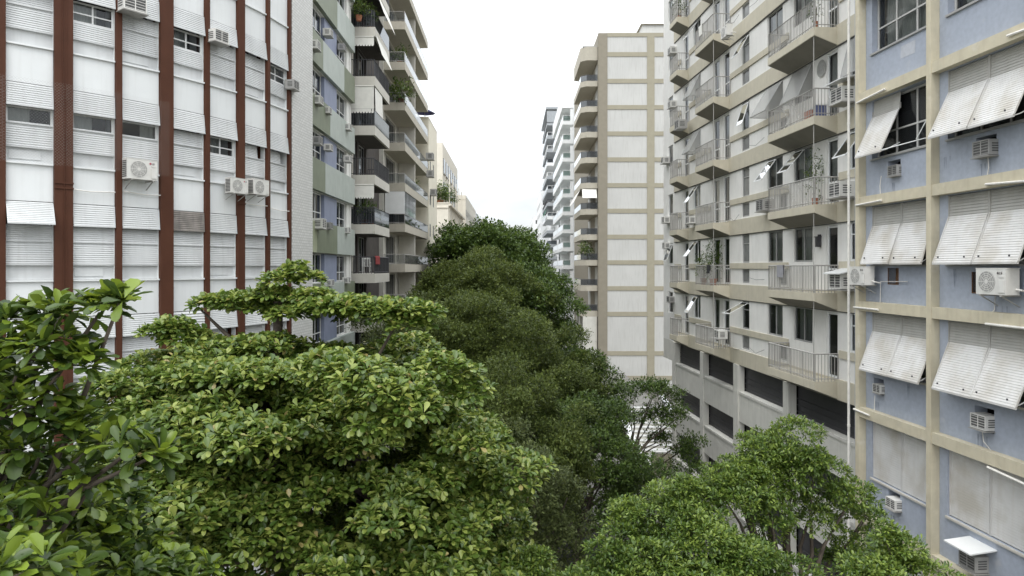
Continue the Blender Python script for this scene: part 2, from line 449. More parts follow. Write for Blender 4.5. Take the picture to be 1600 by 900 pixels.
def louver_profile(z0, z1, o0, o1, pitch, amp):
    """saw-tooth slats from the top (o0, z1) to the bottom (o1, z0)"""
    L = math.hypot(z1 - z0, o1 - o0); n = max(3, int(L / pitch)); pr = []
    no, nz2 = (z1 - z0) / L, (o1 - o0) / L
    for i in range(n):
        t = i / n
        pr.append((o0 + (o1 - o0) * t, z1 + (z0 - z1) * t))
        t2 = (i + 0.82) / n
        pr.append((o0 + (o1 - o0) * t2 + no * amp, z1 + (z0 - z1) * t2 + nz2 * amp))
    pr.append((o1, z0))
    return pr

def railing(parent, f, path, z, h, m='grey_metal', pitch=0.11, r=0.012, rail=0.025, glass=None):
    """metal balustrade along a plan path of (s, out)"""
    b = MB(f)
    for (a, o), (c, p) in zip(path, path[1:]):
        L = math.hypot(c - a, p - o); n = max(1, int(L / pitch))
        b.tube([(a, o, z + h), (c, p, z + h)], rail, 4)
        b.tube([(a, o, z + 0.09), (c, p, z + 0.09)], rail * .7, 4)
        for i in range(n + 1):
            t = i / n
            big = (i % 8 == 0)
            rr = r * (1.7 if big else 1)
            x, y = a + (c - a) * t, o + (p - o) * t
            b.box(x - rr, x + rr, y - rr, y + rr, z, z + h)
    o_ = b.build('railing', M[m], parent)
    if glass:
        g = MB(f)
        for (a, o), (c, p) in zip(path, path[1:]):
            g.face([(a, o + .03, z + .05), (c, p + .03, z + .05), (c, p + .03, z + h - .05), (a, o + .03, z + h - .05)])
        g.build('glazing', M[glass], o_)
    return o_

# ------------------------------------------------------------------ ground
def struct(name, m, f=IDENT, **k):
    pass
def sheet(name, x0, x1, y0, y1, z, m):
    o = MB(IDENT).face([(x0, -y0, z), (x1, -y0, z), (x1, -y1, z), (x0, -y1, z)]).build(name, M[m])
    return tag(o, kind='structure')
sheet('ground', -700, 700, -200, 1400, 0.0, 'earth')
sheet('road', -4.6, 4.6, -30, 700, 0.01, 'asphalt')
for nm, x0, x1 in (('pavement', -12.5, -4.75), ('pavement', 4.75, 14.0)):
    tag(MB(IDENT).box(x0, x1, 30, -700, 0.0, 0.14).build(nm, M['paving']), kind='structure')
for x0, x1 in ((-4.75, -4.6), (4.6, 4.75)):
    tag(MB(IDENT).box(x0, x1, 30, -700, 0.0, 0.145).build('kerb', M['kerb']), kind='structure')
b = MB(IDENT)
for k in range(60):
    y = -20 + k * 9
    b.face([(-0.06, -y, .016), (0.06, -y, .016), (0.06, -y - 4, .016), (-0.06, -y - 4, .016)])
tag(b.build('road_markings', M['paint']), kind='structure')

# ------------------------------------------------------------------ A: white building with brown pilasters (bent facade, left)
A_PTS = [(-12.538, 16.754), (-11.579, 17.612), (-10.71, 18.561), (-9.939, 19.591), (-9.273, 20.693), (-8.72, 21.855), (-8.285, 23.066), (-7.973, 24.314)]
A_PTS = [(-13.50, 15.75)] + A_PTS
A_FR = [Frame(a[0], a[1], c[0] - a[0], c[1] - a[1]) for a, c in zip(A_PTS, A_PTS[1:])]
A_LEN = [math.hypot(c[0] - a[0], c[1] - a[1]) for a, c in zip(A_PTS, A_PTS[1:])]
bldA = tag(empty('apartment_building', (-14, 24, 0)), 'white curved apartment block with dark brown pilasters and louvred shutters', 'building')
SILL0 = EYE - 0.36
FLH = 2.95
PIL_W = (0.085, 0.205, 0.075, 0.185, 0.07, 0.14, 0.065, 0.06)
def a_bay(i):
    f, L = A_FR[i], A_LEN[i]
    rows = range(-2, 4)
    e0, e1 = PIL_W[max(i - 1, 0)] + .01, L - PIL_W[i] - .01
    fb = MB(f)                      # plain back wall above and below the visible storeys
    fb.box(0, L, -0.3, 0.0, 0, SILL0 - 2 * FLH - FLH).build('wall', M['white_panel'], bldA)
    MB(f).box(0, L, -0.3, 0.0, SILL0 + 3 * FLH + .05, SILL0 + 6 * FLH).build('wall', M['white_panel'], bldA)
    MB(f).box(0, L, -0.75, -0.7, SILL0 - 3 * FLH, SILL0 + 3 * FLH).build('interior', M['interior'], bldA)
    sides = MB(f)
    for e, w in ((0.0, e0), (e1, L)):
        sides.box(e, w, -0.7, -0.02, SILL0 - 3 * FLH, SILL0 + 3 * FLH)
    sides.build('jamb', M['white_panel'], bldA)
    for k in rows:
        t = SILL0 + k * FLH          # sill line: top of the plain panel
        key = (i - 1, k)             # bay counted from the left edge of the photo, storey from eye level
        p = MB(f)
        p.box(e0, e1, -0.25, 0.0, t - 0.92, t)
        p.box(e0, e1, -0.25, 0.06, t, t + 0.045)           # sill ledge
        p.build('panel', M['white_panel'], bldA)
        # awning louvre under the panel
        zt, zb = t - 0.94, t - 1.50
        tilt = 0.36 if key == (0, 1) else (0.06 if (i * 3 + k * 5) % 4 else 0.035)
        if key == (3, 0):
            m_ = 'white_louver'; pitch = 0.075
        else:
            m_ = 'grimy_louver' if key == (3, 1) else 'white_louver'; pitch = 0.052
        if key not in ((2, -5),):
            tilt = 0.03 if key == (3, 1) else tilt
            aw = MB(f).sheet(louver_profile(zb, zt, 0.02, 0.02 + tilt, pitch, 0.012 if key != (3, 0) else 0.03), e0, e1)
            # frame rails of the awning
            aw.box(e0, e1, 0.01 + tilt, 0.035 + tilt, zb - .02, zb + .02)
            for e in (e0, e1 - .02):
                aw.section([(0.0, zt), (0.03, zt), (0.03 + tilt, zb), (0.0 + tilt, zb)], e, e + .02)
            ao = aw.build('awning_louver', M[m_], bldA)
            if key == (3, 1): ao['label'] = 'grimy blackened louvre panel'
            if key == (0, 1): ao['label'] = 'louvre propped open like an awning'
        # recessed window zone, three tiers
        z3, z2, z1, z0 = t - 1.53, t - 1.93, t - 2.50, t - 2.90
        OPEN = {(1, 3): 2, (3, 3): 2, (0, 2): 1, (1, 2): 1, (2, 2): 1, (6, 3): 2, (4, 2): 2, (5, 2): 3, (4, 0): 3, (6, 2): 3}
        st = OPEN.get(key, 0)
        low = MB(f)
        low.sheet(louver_profile(z1, z2, -0.07, -0.035, 0.052, 0.014), e0, e1)
        low.box(e0, e1, -0.10, -0.02, z1 - .035, z1).box(e0, e1, -0.10, -0.03, z2 - .015, z2 + .015)
        if st == 2:
            low = MB(f)
            low.sheet(louver_profile(z1, z2 - .12, -0.07, -0.03, 0.052, 0.014), e0, e1)
            low.box(e0, e1, -0.10, -0.02, z1 - .03, z1)
        low.build('shutter', M['white_louver'], bldA)
        if st == 0 or st == 3:
            up = MB(f)
            up.sheet(louver_profile(z2, z3 + .02, -0.10, -0.06, 0.052, 0.014), e0, e1 - (0.0 if st == 0 else 0.3))
            up.build('upper_shutter', M['white_louver'], bldA)
        else:
            window(bldA, f, e0, e1, z2 - (0.12 if st == 2 else 0), z3 + 0.03, out=-0.10, fm='frame_white', gm='glass', nx=1 if st == 1 else 2, nz_=1, split=[0.45] if st == 2 else None,
                   bar=0.045, curtain='full', curtain_span={1: (0.0, 0.52), 2: (0.03, 0.62)}[st] if key != (2, 2) else (0.6, 1.0), cm='curtain' if key[0] < 3 else 'curtain_grey')
        foot = MB(f)
        foot.box(e0, e1, -0.16, -0.10, z0 - .05, z1 - .03)
        if (i + k) % 3 == 0:
            foot.box(e0 + .06, e1 - .25, -0.10, -0.075, z0 + .08, z0 + .3)
        foot.box(e0, e1, -0.12, -0.06, z0 + .0, z0 + .04)
        foot.build('transom_panel', M['white_louver'], bldA)
for i in range(len(A_FR)): a_bay(i)
for j, (x, y) in enumerate(A_PTS[1:]):
    f0, f1 = A_FR[j], A_FR[min(j + 1, len(A_FR) - 1)]
    f = Frame(x, y, f0.dx + f1.dx, f0.dy + f1.dy)
    w = PIL_W[j]
    zt = SILL0 + 6 * FLH
    p = MB(f).box(-w, w, -0.35, 0.10, 0, zt)
    if j == 1: p.box(0.05, 0.075, 0.10, 0.115, 0, zt)
    p.build('pilaster', M['brown'], bldA)
    # small brackets and clamps where pipes cross
    if j in (1, 5):
        MB(f).box(-w - .01, w + .01, 0.10, 0.125, EYE + 2.15, EYE + 2.19).box(-w - .01, w + .01, 0.10, 0.125, EYE + 2.02, EYE + 2.06).build('pipe_clamp', M['brown'], bldA)
MB(A_FR[1]).tube([(1.27, 0.125, EYE + 9), (1.26, 0.125, EYE + 5.4), (1.30, 0.125, EYE + 3.4), (1.27, 0.125, EYE - 2)], 0.010, 5).build('cable', M['brown'], bldA)
for i, z, (a, c) in ((2, EYE + 2.03, (-0.05, 1.2)), (3, EYE + 2.06, (0.1, 1.3)), (6, EYE + 2.07, (0.0, 1.25)), (7, EYE + 2.0, (0.0, 1.3))):
    MB(A_FR[i]).tube([(a, 0.08, z + .02), ((a + c) / 2, 0.09, z - .03), (c, 0.08, z)], 0.014, 5).build('drain_hose', M['pipe'], bldA)
# safety net over one storey of the three leftmost bays
nb = MB(A_FR[1])
for i, f in ((0, A_FR[0]), (1, A_FR[1]), (2, A_FR[2]), (3, A_FR[3])):
    nb.f = f
    z0, z1 = EYE + 2.6, EYE + 4.7
    hN = z1 - z0; LN = A_LEN[i]; w_ = .0012
    for k in range(int((hN + LN) / .075)):
        c = -hN + k * .075
        a0, a1 = max(0, c), min(LN, c + hN)
        for flip in (0, 1):
            P_ = [(x, z0 + (x - c) if not flip else z1 - (x - c)) for x in (a0, a1)]
            (xa, za), (xb, zb_) = P_
            nb.face([(xa, .226 + .001 * flip, za - w_), (xb, .226 + .001 * flip, zb_ - w_), (xb, .226 + .001 * flip, zb_ + w_), (xa, .226 + .001 * flip, za + w_)])
nb.build('safety_net', M['frame_grey'], bldA)
# tiled pier at the far end, and the mass of the block
fe = Frame(-7.973, 24.314, 0.10, 1.0)
MB(fe).box(0.09, 1.95, -0.6, 0.12, 0, SILL0 + 6 * FLH).build('tiled_pier', M['tile'], bldA)
b = MB(IDENT)
b.prism([(-28, -14.0), (-14.6, -15.8), (-11.4, -19.5), (-9.6, -24.4), (-8.75, -26.2), (-28, -26.2)], 0, SILL0 + 6 * FLH)
b.build('body', M['white_panel'], bldA)

# ------------------------------------------------------------------ air conditioners (prototypes, then copies)
def proto_split(logo):
    r = empty('air_conditioner', (0, -60, 0))
    b = MB(); b.box(-.40, .40, 0.12, 0.42, 0, .54)
    b.box(-.41, .41, 0.115, 0.425, .54, .555)
    case = b.build('case', M['ac_white'], r)
    g = MB(); g.disc(-.10, .27, .425, .225, 24, .004)
    g.build('fan_recess', M['ac_grey'], r)
    g = MB()
    for k in range(1, 6): g.ring(-.10, .27, .432, .045 * k, .012, 24)
    for k in range(10):
        t = math.pi * 2 * k / 10
        g.face([(-.10 + .03 * math.cos(t - .2), .434, .27 + .03 * math.sin(t - .2)), (-.10 + .22 * math.cos(t - .03), .434, .27 + .22 * math.sin(t - .03)),
                (-.10 + .22 * math.cos(t + .03), .434, .27 + .22 * math.sin(t + .03)), (-.10 + .03 * math.cos(t + .2), .434, .27 + .03 * math.sin(t + .2))])
    g.disc(-.10, .27, .436, .05, 12)
    g.build('fan_grille', M['ac_white'], r)
    g = MB()
    for k in range(9): g.box(-.415, -.40, .15, .38, .05 + k * .052, .075 + k * .052)
    g.build('side_vent', M['ac_dark'], r)
    g = MB(); g.box(.22, .37, .425, .44, .05, .30); g.box(.24, .35, .425, .436, .36, .40)
    g.build('valve_cover', M['ac_white'], r)
    for s in (-.28, .28):
        MB().box(s - .02, s + .02, 0, .44, -.035, 0).section([(0, -.25), (0.03, -.25), (.42, -.035), (.38, -.035)], s - .012, s + .012).build('bracket', M['grey_metal'], r)
    MB().tube([(.40, .2, .12), (.52, .18, .10), (.55, .02, .06)], .022, 6).build('pipe', M['pipe'], r)
    if logo:
        bd = MB().disc(.205, .45, .429, .026, 14).build('badge', M['badge_red' if logo == 'red' else 'badge_grey'], r)
        t = MB()
        t.box(.245, .253, .425, .430, .425, .475).box(.245, .272, .425, .4305, .425, .434)
        t.box(.283, .291, .425, .430, .432, .468).box(.287, .312, .425, .4305, .466, .475).box(.287, .312, .425, .4305, .425, .434).box(.304, .312, .425, .431, .434, .452).box(.298, .312, .425, .4315, .446, .453)
        t.build('lettering', M['badge_grey'], r)
    return r
def proto_box(body, grille):
    r = empty('air_conditioner', (0, -60, 0))
    b = MB(); b.box(-.27, .27, -0.05, 0.36, .02, .40); b.build('case', M[body], r)
    g = MB(); g.box(-.24, .24, .36, .372, .05, .37); g.build('coil', M[grille], r)
    g = MB()
    for k in range(5): g.box(-.25, .25, .372, .380, .06 + k * .068, .072 + k * .068)
    g.box(-.27, -.245, .36, .384, .02, .40).box(.245, .27, .36, .384, .02, .40).box(-.012, .012, .372, .381, .04, .38)
    g.box(-.245, .245, .36, .384, .375, .40).box(-.245, .245, .36, .384, .02, .045)
    g.build('grille', M[body], r)
    g = MB()
    for s in (-.2755, .2705):
        for k in range(4): g.box(s, s + .005, .08, .30, .10 + k * .06, .13 + k * .06)
    g.build('side_vent', M['ac_dark'], r)
    MB().box(-.30, .30, 0, .42, -.02, .0).build('tray', M['grey_metal'], r)
    return r
AC = {'split_red': proto_split('red'), 'split_plain': proto_split(None), 'split_grey': proto_split('grey'),
      'box_white': proto_box('ac_white', 'ac_dark'), 'box_grey': proto_box('ac_grey', 'ac_dark'), 'box_dark': proto_box('ac_grey', 'ac_dark')}
ac_used = set()
def ac(kind, f, u, v, label, out=0.0, scale=1.0, group='air conditioners on the facades', dz=0.0):
    """put one unit where its middle shows in the photograph, standing on facade f"""
    o = AC[kind] if kind not in ac_used else copy_tree(AC[kind])
    ac_used.add(kind)
    s = f.s_at(u, out + 0.2); z = f.z_at(v, s, out + 0.2) - 0.27 * scale + dz
    o.location = f.p(s, out, z); o.rotation_euler = (0, 0, f.rz); o.scale = (scale,) * 3
    tag(o, label, 'air conditioner', group)
    return o
ac('split_red', A_FR[3], 217, 266, 'white outdoor unit with round fan and red badge below a netted curtained window', 0.02, 1.0)
ac('split_red', A_FR[5], 369, 291, 'white outdoor unit with red badge, left one of the pair beside a wide brown pilaster', 0.06, .85)
ac('split_plain', A_FR[6], 402, 293, 'white outdoor unit without badge, right one of the pair beside a wide brown pilaster', 0.06, .9)
ac('box_white', A_FR[5], 341, 55, 'white boxy window unit with dark grille high on the pilastered facade', 0.02, .95)
ac('box_white', A_FR[3], 206, 4, 'boxy window unit cut by the top edge above white louvres', 0.05, 1.1)
ac('box_grey', fe, 459, 131, 'small grey unit alone in a niche of the white tiled pier', 0.0, .8)

# ------------------------------------------------------------------ B: green panelled building (left)
FB = Frame(-9.4, 28.6, 0, 1)
bldB = tag(empty('apartment_building', (-14, 35, 0)), 'apartment block with mint and olive green spandrel panels behind the white tiled pier', 'building')
B_L = 11.3
B_SB = [EYE + 0.71 + 2.955 * k for k in range(-3, 6)]
holes = []
for zb in B_SB:
    holes.append((0.1, B_L - 0.25, zb - 1.48, zb - 0.03))
MB(FB).wall(0, B_L, 0, EYE + 18, holes, out=0, depth=0.18).build('wall', M['cream_wall'], bldB)
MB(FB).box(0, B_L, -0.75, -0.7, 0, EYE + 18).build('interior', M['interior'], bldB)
MB(FB).box(0, B_L, -12, -0.8, 0, EYE + 18).build('body', M['cream_wall'], bldB)
cuts = [[0, 2.0, 5.0, 8.5, B_L], [0, 3.6, 7.3, B_L], [0, 1.4, 4.6, 8.8, B_L], [0, 1.2, 5.9, B_L]]
tones = [['pale_olive', 'olive', 'mint', 'mint'], ['pale_olive', 'olive', 'mint'], ['mint', 'olive', 'mint', 'olive'], ['mint', 'olive', 'mint']]
for k, zb in enumerate(B_SB):
    q = (8 - k) % 4
    c, t = cuts[q], tones[q]
    for a, e, m_ in zip(c, c[1:], t):
        MB(FB).box(a + .01, e - .01, 0.0, 0.22, zb, zb + 1.47).build('spandrel_panel', M[m_], bldB)
    z0, z1 = zb - 1.46, zb - 0.05
    window(bldB, FB, 0.12, 2.3, z0, z1, nx=2, split=[.35], fm='frame_white', gm='glass_dark', curtain='full', curtain_span=(0.1, .45))
    window(bldB, FB, 2.5, 5.4, z0, z1, nx=3, split=[.35], fm='frame_white', gm='glass_dark', curtain='full', curtain_span=(0.3, .6))
    MB(FB).box(5.5, 7.9, -0.15, 0.03, z0, z1).build('blue_panel', M['periwinkle'], bldB)
    window(bldB, FB, 8.0, 10.2, z0, z1, nx=2, split=[.35], fm='frame_white', gm='glass_dark')
    MB(FB).box(10.3, 11.0, -0.15, -0.02, z0, z1).build('infill_panel', M['cream_wall'], bldB)
for u, v, kd, lb, sc in ((492, 69, 'box_white', 'boxy unit on the topmost green storey nearest the tiled pier', 1.25), (514, 50, 'box_white', 'boxy unit under the topmost mint spandrel over a blue panel', 1.1),
                     (536, 73, 'box_grey', 'small grey unit at the far top corner of the green panelled block', 1.0), (497, 155, 'box_white', 'pale unit over the third mint spandrel close to the tiled pier', 1.2),
                     (513, 171, 'box_white', 'unit hanging over the joint between mint and olive panels below a blue panel', 1.0), (544, 197, 'box_white', 'unit overlapping the corner of the olive panel beside the dark balconies', 1.1),
                     (497, 218, 'box_grey', 'greyish unit over an olive spandrel near yellow flowers', 1.15), (515, 229, 'box_white', 'white unit beside a blue panel under an olive spandrel', 1.0), (545, 247, 'box_white', 'unit at the corner above the wide mint spandrel', 1.1),
                     (498, 347, 'box_white', 'largest white unit on the green block, above a mint and olive spandrel', 1.5), (515, 351, 'box_grey', 'smaller unit just right of the largest white unit', 1.0), (543, 358, 'box_white', 'unit at the far corner above the lowest whole mint spandrel', 1.0),
                     (517, 440, 'box_white', 'lowest unit of the green block, over the tree tops, left of its neighbour', 1.0), (543, 436, 'box_white', 'lowest unit of the green block, right one just above the leaves', 1.0)):
    ac(kd, FB, u, v, lb, 0.1, sc * .82)

# ------------------------------------------------------------------ balcony blocks on the left
def balcony(root, f, s0, s1, proj, top, thick, m, rail_h=0.0, rail_m='dark_metal', glass=None, soffit_taper=0.0, pitch=0.11, name='balcony'):
    prof = [(0.0, top), (proj, top), (proj, top - thick), (0.0, top - thick - soffit_taper)]
    o = MB(f).section(prof, s0, s1).build(name, M[m], root)
    if rail_h:
        railing(o, f, [(s0 + .04, 0.02), (s0 + .04, proj - .05), (s1 - .04, proj - .05), (s1 - .04, 0.02)], top, rail_h, rail_m, pitch, glass=glass)
    return o

FK = Frame(-9.6, 40.45, 0, 1)
bldK = tag(empty('apartment_building', (-14, 43, 0)), 'dark apartment block with white edged balconies and black railings', 'building')
K_TOPS = [EYE - 0.36 + 2.93 * k for k in range(-2, 8)]
kh = []
for t in K_TOPS[:-1]:
    kh += [(0.3, 1.9, t + .05, t + 2.3), (2.3, 4.4, t + .05, t + 2.3)]
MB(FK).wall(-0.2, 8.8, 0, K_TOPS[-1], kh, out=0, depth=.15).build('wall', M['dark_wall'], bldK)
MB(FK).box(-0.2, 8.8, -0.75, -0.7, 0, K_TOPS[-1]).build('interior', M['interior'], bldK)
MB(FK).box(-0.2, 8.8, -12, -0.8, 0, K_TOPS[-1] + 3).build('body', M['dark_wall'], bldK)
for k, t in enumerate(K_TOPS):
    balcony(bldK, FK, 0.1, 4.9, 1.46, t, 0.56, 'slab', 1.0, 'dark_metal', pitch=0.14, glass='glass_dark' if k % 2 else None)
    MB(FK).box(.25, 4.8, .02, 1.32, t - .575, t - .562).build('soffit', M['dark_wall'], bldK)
    if k < len(K_TOPS) - 1:
        window(bldK, FK, .3, 1.9, t + .06, t + 2.29, fm='dark_metal' if k % 2 else 'frame_grey', gm='glass_dark', nx=2, curtain='full' if k % 2 else None, curtain_span=(.55, .95))
        window(bldK, FK, 2.3, 4.4, t + .06, t + 2.29, fm='frame_grey', gm='glass_dark', nx=3, curtain='full', curtain_span=(.3, .6))
MB(FK).box(0.15, .35, .02, .12, EYE - 9, K_TOPS[-1]).build('downpipe', M['slab'], bldK)
# roll-down canvas blinds on the balcony ends
def end_blind(top, drop, o0, o1, lab, s=0.12):
    b = MB(FK)
    b.sheet([(o0, 0), (o1, 0)], s, s)
    b.v.clear(); b.q.clear()
    n = 8
    for i in range(n):
        a, c = o0 + (o1 - o0) * i / n, o0 + (o1 - o0) * (i + 1) / n
        b.face([(s, a, top - drop), (s, c, top - drop), (s, c, top), (s, a, top)])
        b.face([(s, a, top - drop), (s, c, top - drop), (s - .01, c - (c - a) * .25, top - drop - .10), (s - .01, a + (c - a) * .25, top - drop - .10)])
    b.tube([(s, o0, top), (s, o1, top)], .04, 6)
    o = b.build('canvas_blind', M['fabric_white'], bldK); o['label'] = lab
end_blind(K_TOPS[6] - .58, 1.5, 0.02, 1.40, 'long cream blind with scalloped hem')
end_blind(K_TOPS[7] - .58, .45, 0.02, 1.40, 'short blind with striped scalloped hem')
end_blind(K_TOPS[4] - .58, .72, 0.15, 1.40, 'short white roll blind')
b = MB(FK); b.sheet([(1.42, K_TOPS[6] - .6), (1.46, K_TOPS[6] - 2.0)], .3, 2.6); b.build('canvas_blind', M['fabric_white'], bldK)
b = MB(FK); b.sheet([(1.44, K_TOPS[7] - .3), (1.85, K_TOPS[7] - 1.6)], .3, 3.8); b.build('canvas_awning', M['fabric_white'], bldK)
b = MB(FK); b.sheet([(1.44, K_TOPS[8] - .6), (1.95, K_TOPS[8] - 2.0)], .3, 4.4); b.build('canvas_awning', M['fabric_white'], bldK)

FE_ = Frame(-9.3, 49.3, 0, 1)
bldE = tag(empty('apartment_building', (-14, 56, 0)), 'beige apartment block with long balconies and glass railings between dark balconies and cream wall', 'building')
E_TOPS = [EYE + 0.24 + 2.935 * k for k in range(-2, 8)]
eh = []
for t in E_TOPS[:-1]:
    eh += [(1.0, 5.0, t + .05, t + 2.2), (7.0, 9.0, t + .05, t + 2.2), (10.2, 12.8, t + .9, t + 2.2)]
MB(FE_).wall(0.0, 14, 0, E_TOPS[-1], eh, out=0, depth=.15).build('wall', M['slab'], bldE)
MB(FE_).box(0, 14, -0.75, -0.7, 0, E_TOPS[-1]).build('interior', M['interior_mid'], bldE)
MB(FE_).box(0, 14, -12, -0.8, 0, E_TOPS[-1] + 4).build('body', M['slab'], bldE)
for k, t in enumerate(E_TOPS):
    balcony(bldE, FE_, 0.2, 13.7, 1.55, t, 0.58, 'greige', 0.72, 'grey_metal', glass='glass_pale' if k != 3 else 'glass_dark', pitch=0.9, soffit_taper=.0)
    if k < len(E_TOPS) - 1:
        MB(FE_).box(6.2, 6.5, .1, 1.4, t, t + 2.36).build('party_fin', M['slab'], bldE)
        window(bldE, FE_, 1.0, 5.0, t + .06, t + 2.19, fm='frame_grey', gm='glass_dark', nx=4)
        window(bldE, FE_, 7.0, 9.0, t + .06, t + 2.19, fm='frame_grey', gm='glass_dark', nx=2)
        window(bldE, FE_, 10.2, 12.8, t + .91, t + 2.19, fm='frame_grey', gm='glass_dark', nx=2, curtain='full', curtain_span=(.1, .5))
t = E_TOPS[3]
enc = MB(FE_)
enc.box(.2, .24, 0.1, 1.5, t + .72, t + 2.34)
enc.f = FE_
for k in range(9):
    enc.box(.26 + k * .7, .30 + k * .7, 1.47, 1.51, t + .72, t + 2.34)
eo = enc.build('balcony_enclosure', M['frame_white'], bldE); eo['label'] = 'frameless glass curtain closing one balcony'
MB(FE_).face([(.26, 1.49, t + .74), (6.0, 1.49, t + .74), (6.0, 1.49, t + 2.33), (.26, 1.49, t + 2.33)]).build('glazing', M['glass_pale'], eo)

# ------------------------------------------------------------------ generic farther block with punched windows
def block(label, x0, x1, y0, y1, ztop, m, street, f_win, side_win=None, floors=3.0, name='apartment_building', parapet=None, zbase=0.9, lm='glass_dark', fm='frame_grey'):
    """box of a building; street = +1 when its street face looks to +X. f_win / side_win: (first, last, width, pitch, sill, head)"""
    root = tag(empty(name, ((x0 + x1) / 2, (y0 + y1) / 2, 0)), label, 'building')
    fs = Frame(x1, y0, 0, 1) if street > 0 else Frame(x0, y1, 0, -1)
    ff = Frame(x0, y0, 1, 0)
    for f, L, spec in ((fs, y1 - y0, f_win), (ff, x1 - x0, side_win)):
        hs = []
        if spec:
            a, e, w, pitch, sill, head = spec
            z = zbase
            while z + floors < ztop - .3:
                s = a
                while s + w <= e + 1e-3:
                    hs.append((s, s + w, z + sill, z + head)); s += pitch
                z += floors
        MB(f).wall(0, L, 0, ztop, hs, out=0, depth=.2, ends=False).build('wall', M[m], root)
        if hs:
            MB(f).box(.1, L - .1, -0.6, -0.55, 0, ztop - .2).build('interior', M['interior_mid'], root)
            hs = [h for h in hs if h[2] > 4.0][:100]
            for (a, e, c, d) in hs:
                bb = MB(f).face([(a, -.04, c), (e, -.04, c), (e, -.04, d), (a, -.04, d)])
                pn = bb.build('window', M[lm], root)
                g = MB(f); g.box(a, a + .07, -.035, -.01, c, d).box(e - .07, e, -.035, -.01, c, d).box(a + .07, e - .07, -.035, -.011, c, c + .07).box((a + e) / 2 - .035, (a + e) / 2 + .035, -.035, -.012, c + .07, d)
                g.build('frame', M[fm], pn)
    MB(IDENT).box(x0 + .02, x1 - .02, -y0 - .65, -y1, 0, ztop - .05).build('body', M[m], root) if street == 0 else \
        MB(IDENT).box(x0 + (0.62 if street < 0 else .02), x1 - (0.62 if street > 0 else .02), -y0 - .62, -y1, 0, ztop - .05).build('body', M[m], root)
    MB(IDENT).box(x0 - .0, x1 + .0, -y0 + .06, -y1, ztop - .05, ztop + (parapet or .12)).build('roof', M[m], root)
    return root, fs, ff

# cream wall strip and cream stepped block, left
bC1, fC1, _ = block('narrow cream block with a plain end wall behind the beige balconies', -20, -7.75, 63.5, 70.5, EYE + 13.9, 'cream', 1, (0.8, 6.6, .9, 2.6, 1.0, 2.2))
bC2, fC2, gC2 = block('cream apartment block with stepped top floor and planted terrace', -20, -8.1, 87, 113, EYE + 8.2, 'cream_far', 1, (.8, 25.5, 1.6, 3.2, .9, 2.3), (7.0, 11.6, .8, 20, .9, 2.2))
MB(IDENT).box(-20, -9.0, -88.6, -113, EYE + 8.3, EYE + 16.2).build('upper_storey', M['cream_far'], bC2)
fU = Frame(-8.99, 88.6, 0, 1)
for fl in range(2):
    for k in range(7):
        o = MB(fU).box(.8 + k * 3.4, 2.9 + k * 3.4, 0.0, .05, EYE + 9.3 + fl * 3.1, EYE + 11.2 + fl * 3.1).build('window', M['glass_dark'], bC2)
        MB(fU).box(.7 + k * 3.4, 3.0 + k * 3.4, 0.0, .12, EYE + 9.2 + fl * 3.1, EYE + 9.3 + fl * 3.1).build('sill', M['frame_grey'], o)
for k in range(5):
    MB(fC2).box(.6 + k * 5.2, .66 + k * 5.2, 0.0, .14, 4, EYE + 12).build('rib', M['cream_far'], bC2)
for k in range(4):
    MB(fC2).box(0, 26, .0, .35, EYE + 7.9 - 3.0 * k, EYE + 8.15 - 3.0 * k).build('string_course', M['cream_far'], bC2)
for k in range(2):
    MB(gC2).box(6, 11.9, .0, .12, EYE + 7.6 - 6.0 * k, EYE + 7.75 - 6.0 * k).build('string_course', M['cream_far'], bC2)
block('pale grey block with flat overhanging roof beyond the stepped cream block', -22, -8.0, 118, 150, EYE + 11.8, 'cream_far', 1, (.8, 31, 1.6, 3.4, .9, 2.2), (9.5, 13.5, 1.0, 20, .9, 2.2), parapet=.7)
block('small far white block on the left where the street ends', -24, -8.6, 160, 190, EYE + 13, 'white_far', 1, (.8, 28, 1.6, 3.4, .9, 2.2), (12, 15, 1.0, 20, .9, 2.2))
block('farthest cream block on the left above the dark tree', -26, -9.0, 205, 260, EYE + 14.5, 'cream', 1, (.8, 28, 1.6, 3.4, .9, 2.2))

# ------------------------------------------------------------------ right side, far to near
def stack(root, f, plan, tops, thick, m, rail_m, glass=None, rail_h=.95, pitch=.14, rails=True):
    for t in tops:
        o = MB(f).prism(plan, t - thick, t).build('balcony', M[m], root)
        if rails:
            pl = [((s * .97 + plan[0][0] * .03) if i == 0 else s, o_ - .04) for i, (s, o_) in enumerate(plan)]
            railing(o, f, pl, t, rail_h, rail_m, pitch, rail=.035, glass=glass)

# D: beige block with frontal framed wall
bldD = tag(empty('apartment_building', (17, 85, 0)), 'tall beige block whose blank end wall is gridded by tan bands', 'building')
FD = Frame(9.8, 77.5, 1, 0)
zd = lambda v: EYE + (418 - v) / FPX * 77.5
MB(FD).box(0, 22, -30, 0, 0, zd(53)).build('wall', M['off_white'], bldD)
vc = [126.7, 167.7, 208.8, 249.3, 289.5, 329.5, 370, 410, 450.5, 490.5, 552, 590.5]
bands = MB(FD)
xm0, xm1 = (1011 - 800) / FPX * 77.5 - 9.8, (1022.5 - 800) / FPX * 77.5 - 9.8
edges = [1.02, xm0, xm1, 22]
MB(FD).box(-.02, 1.02, -.4, .10, 0, zd(52)).build('pier', M['tan_brown'], bldD)
MB(FD).box(xm0, xm1, -.3, .08, 0, zd(56.5)).build('pier', M['tan'], bldD)
for v, th in [(85, .5)] + [(v, .5) for v in vc]:
    for a, e in ((1.02, xm0), (xm1, 22)):
        MB(FD).box(a, e, -.3, .06, zd(v) - th / 2, zd(v) + th / 2).build('band', M['tan'], bldD)
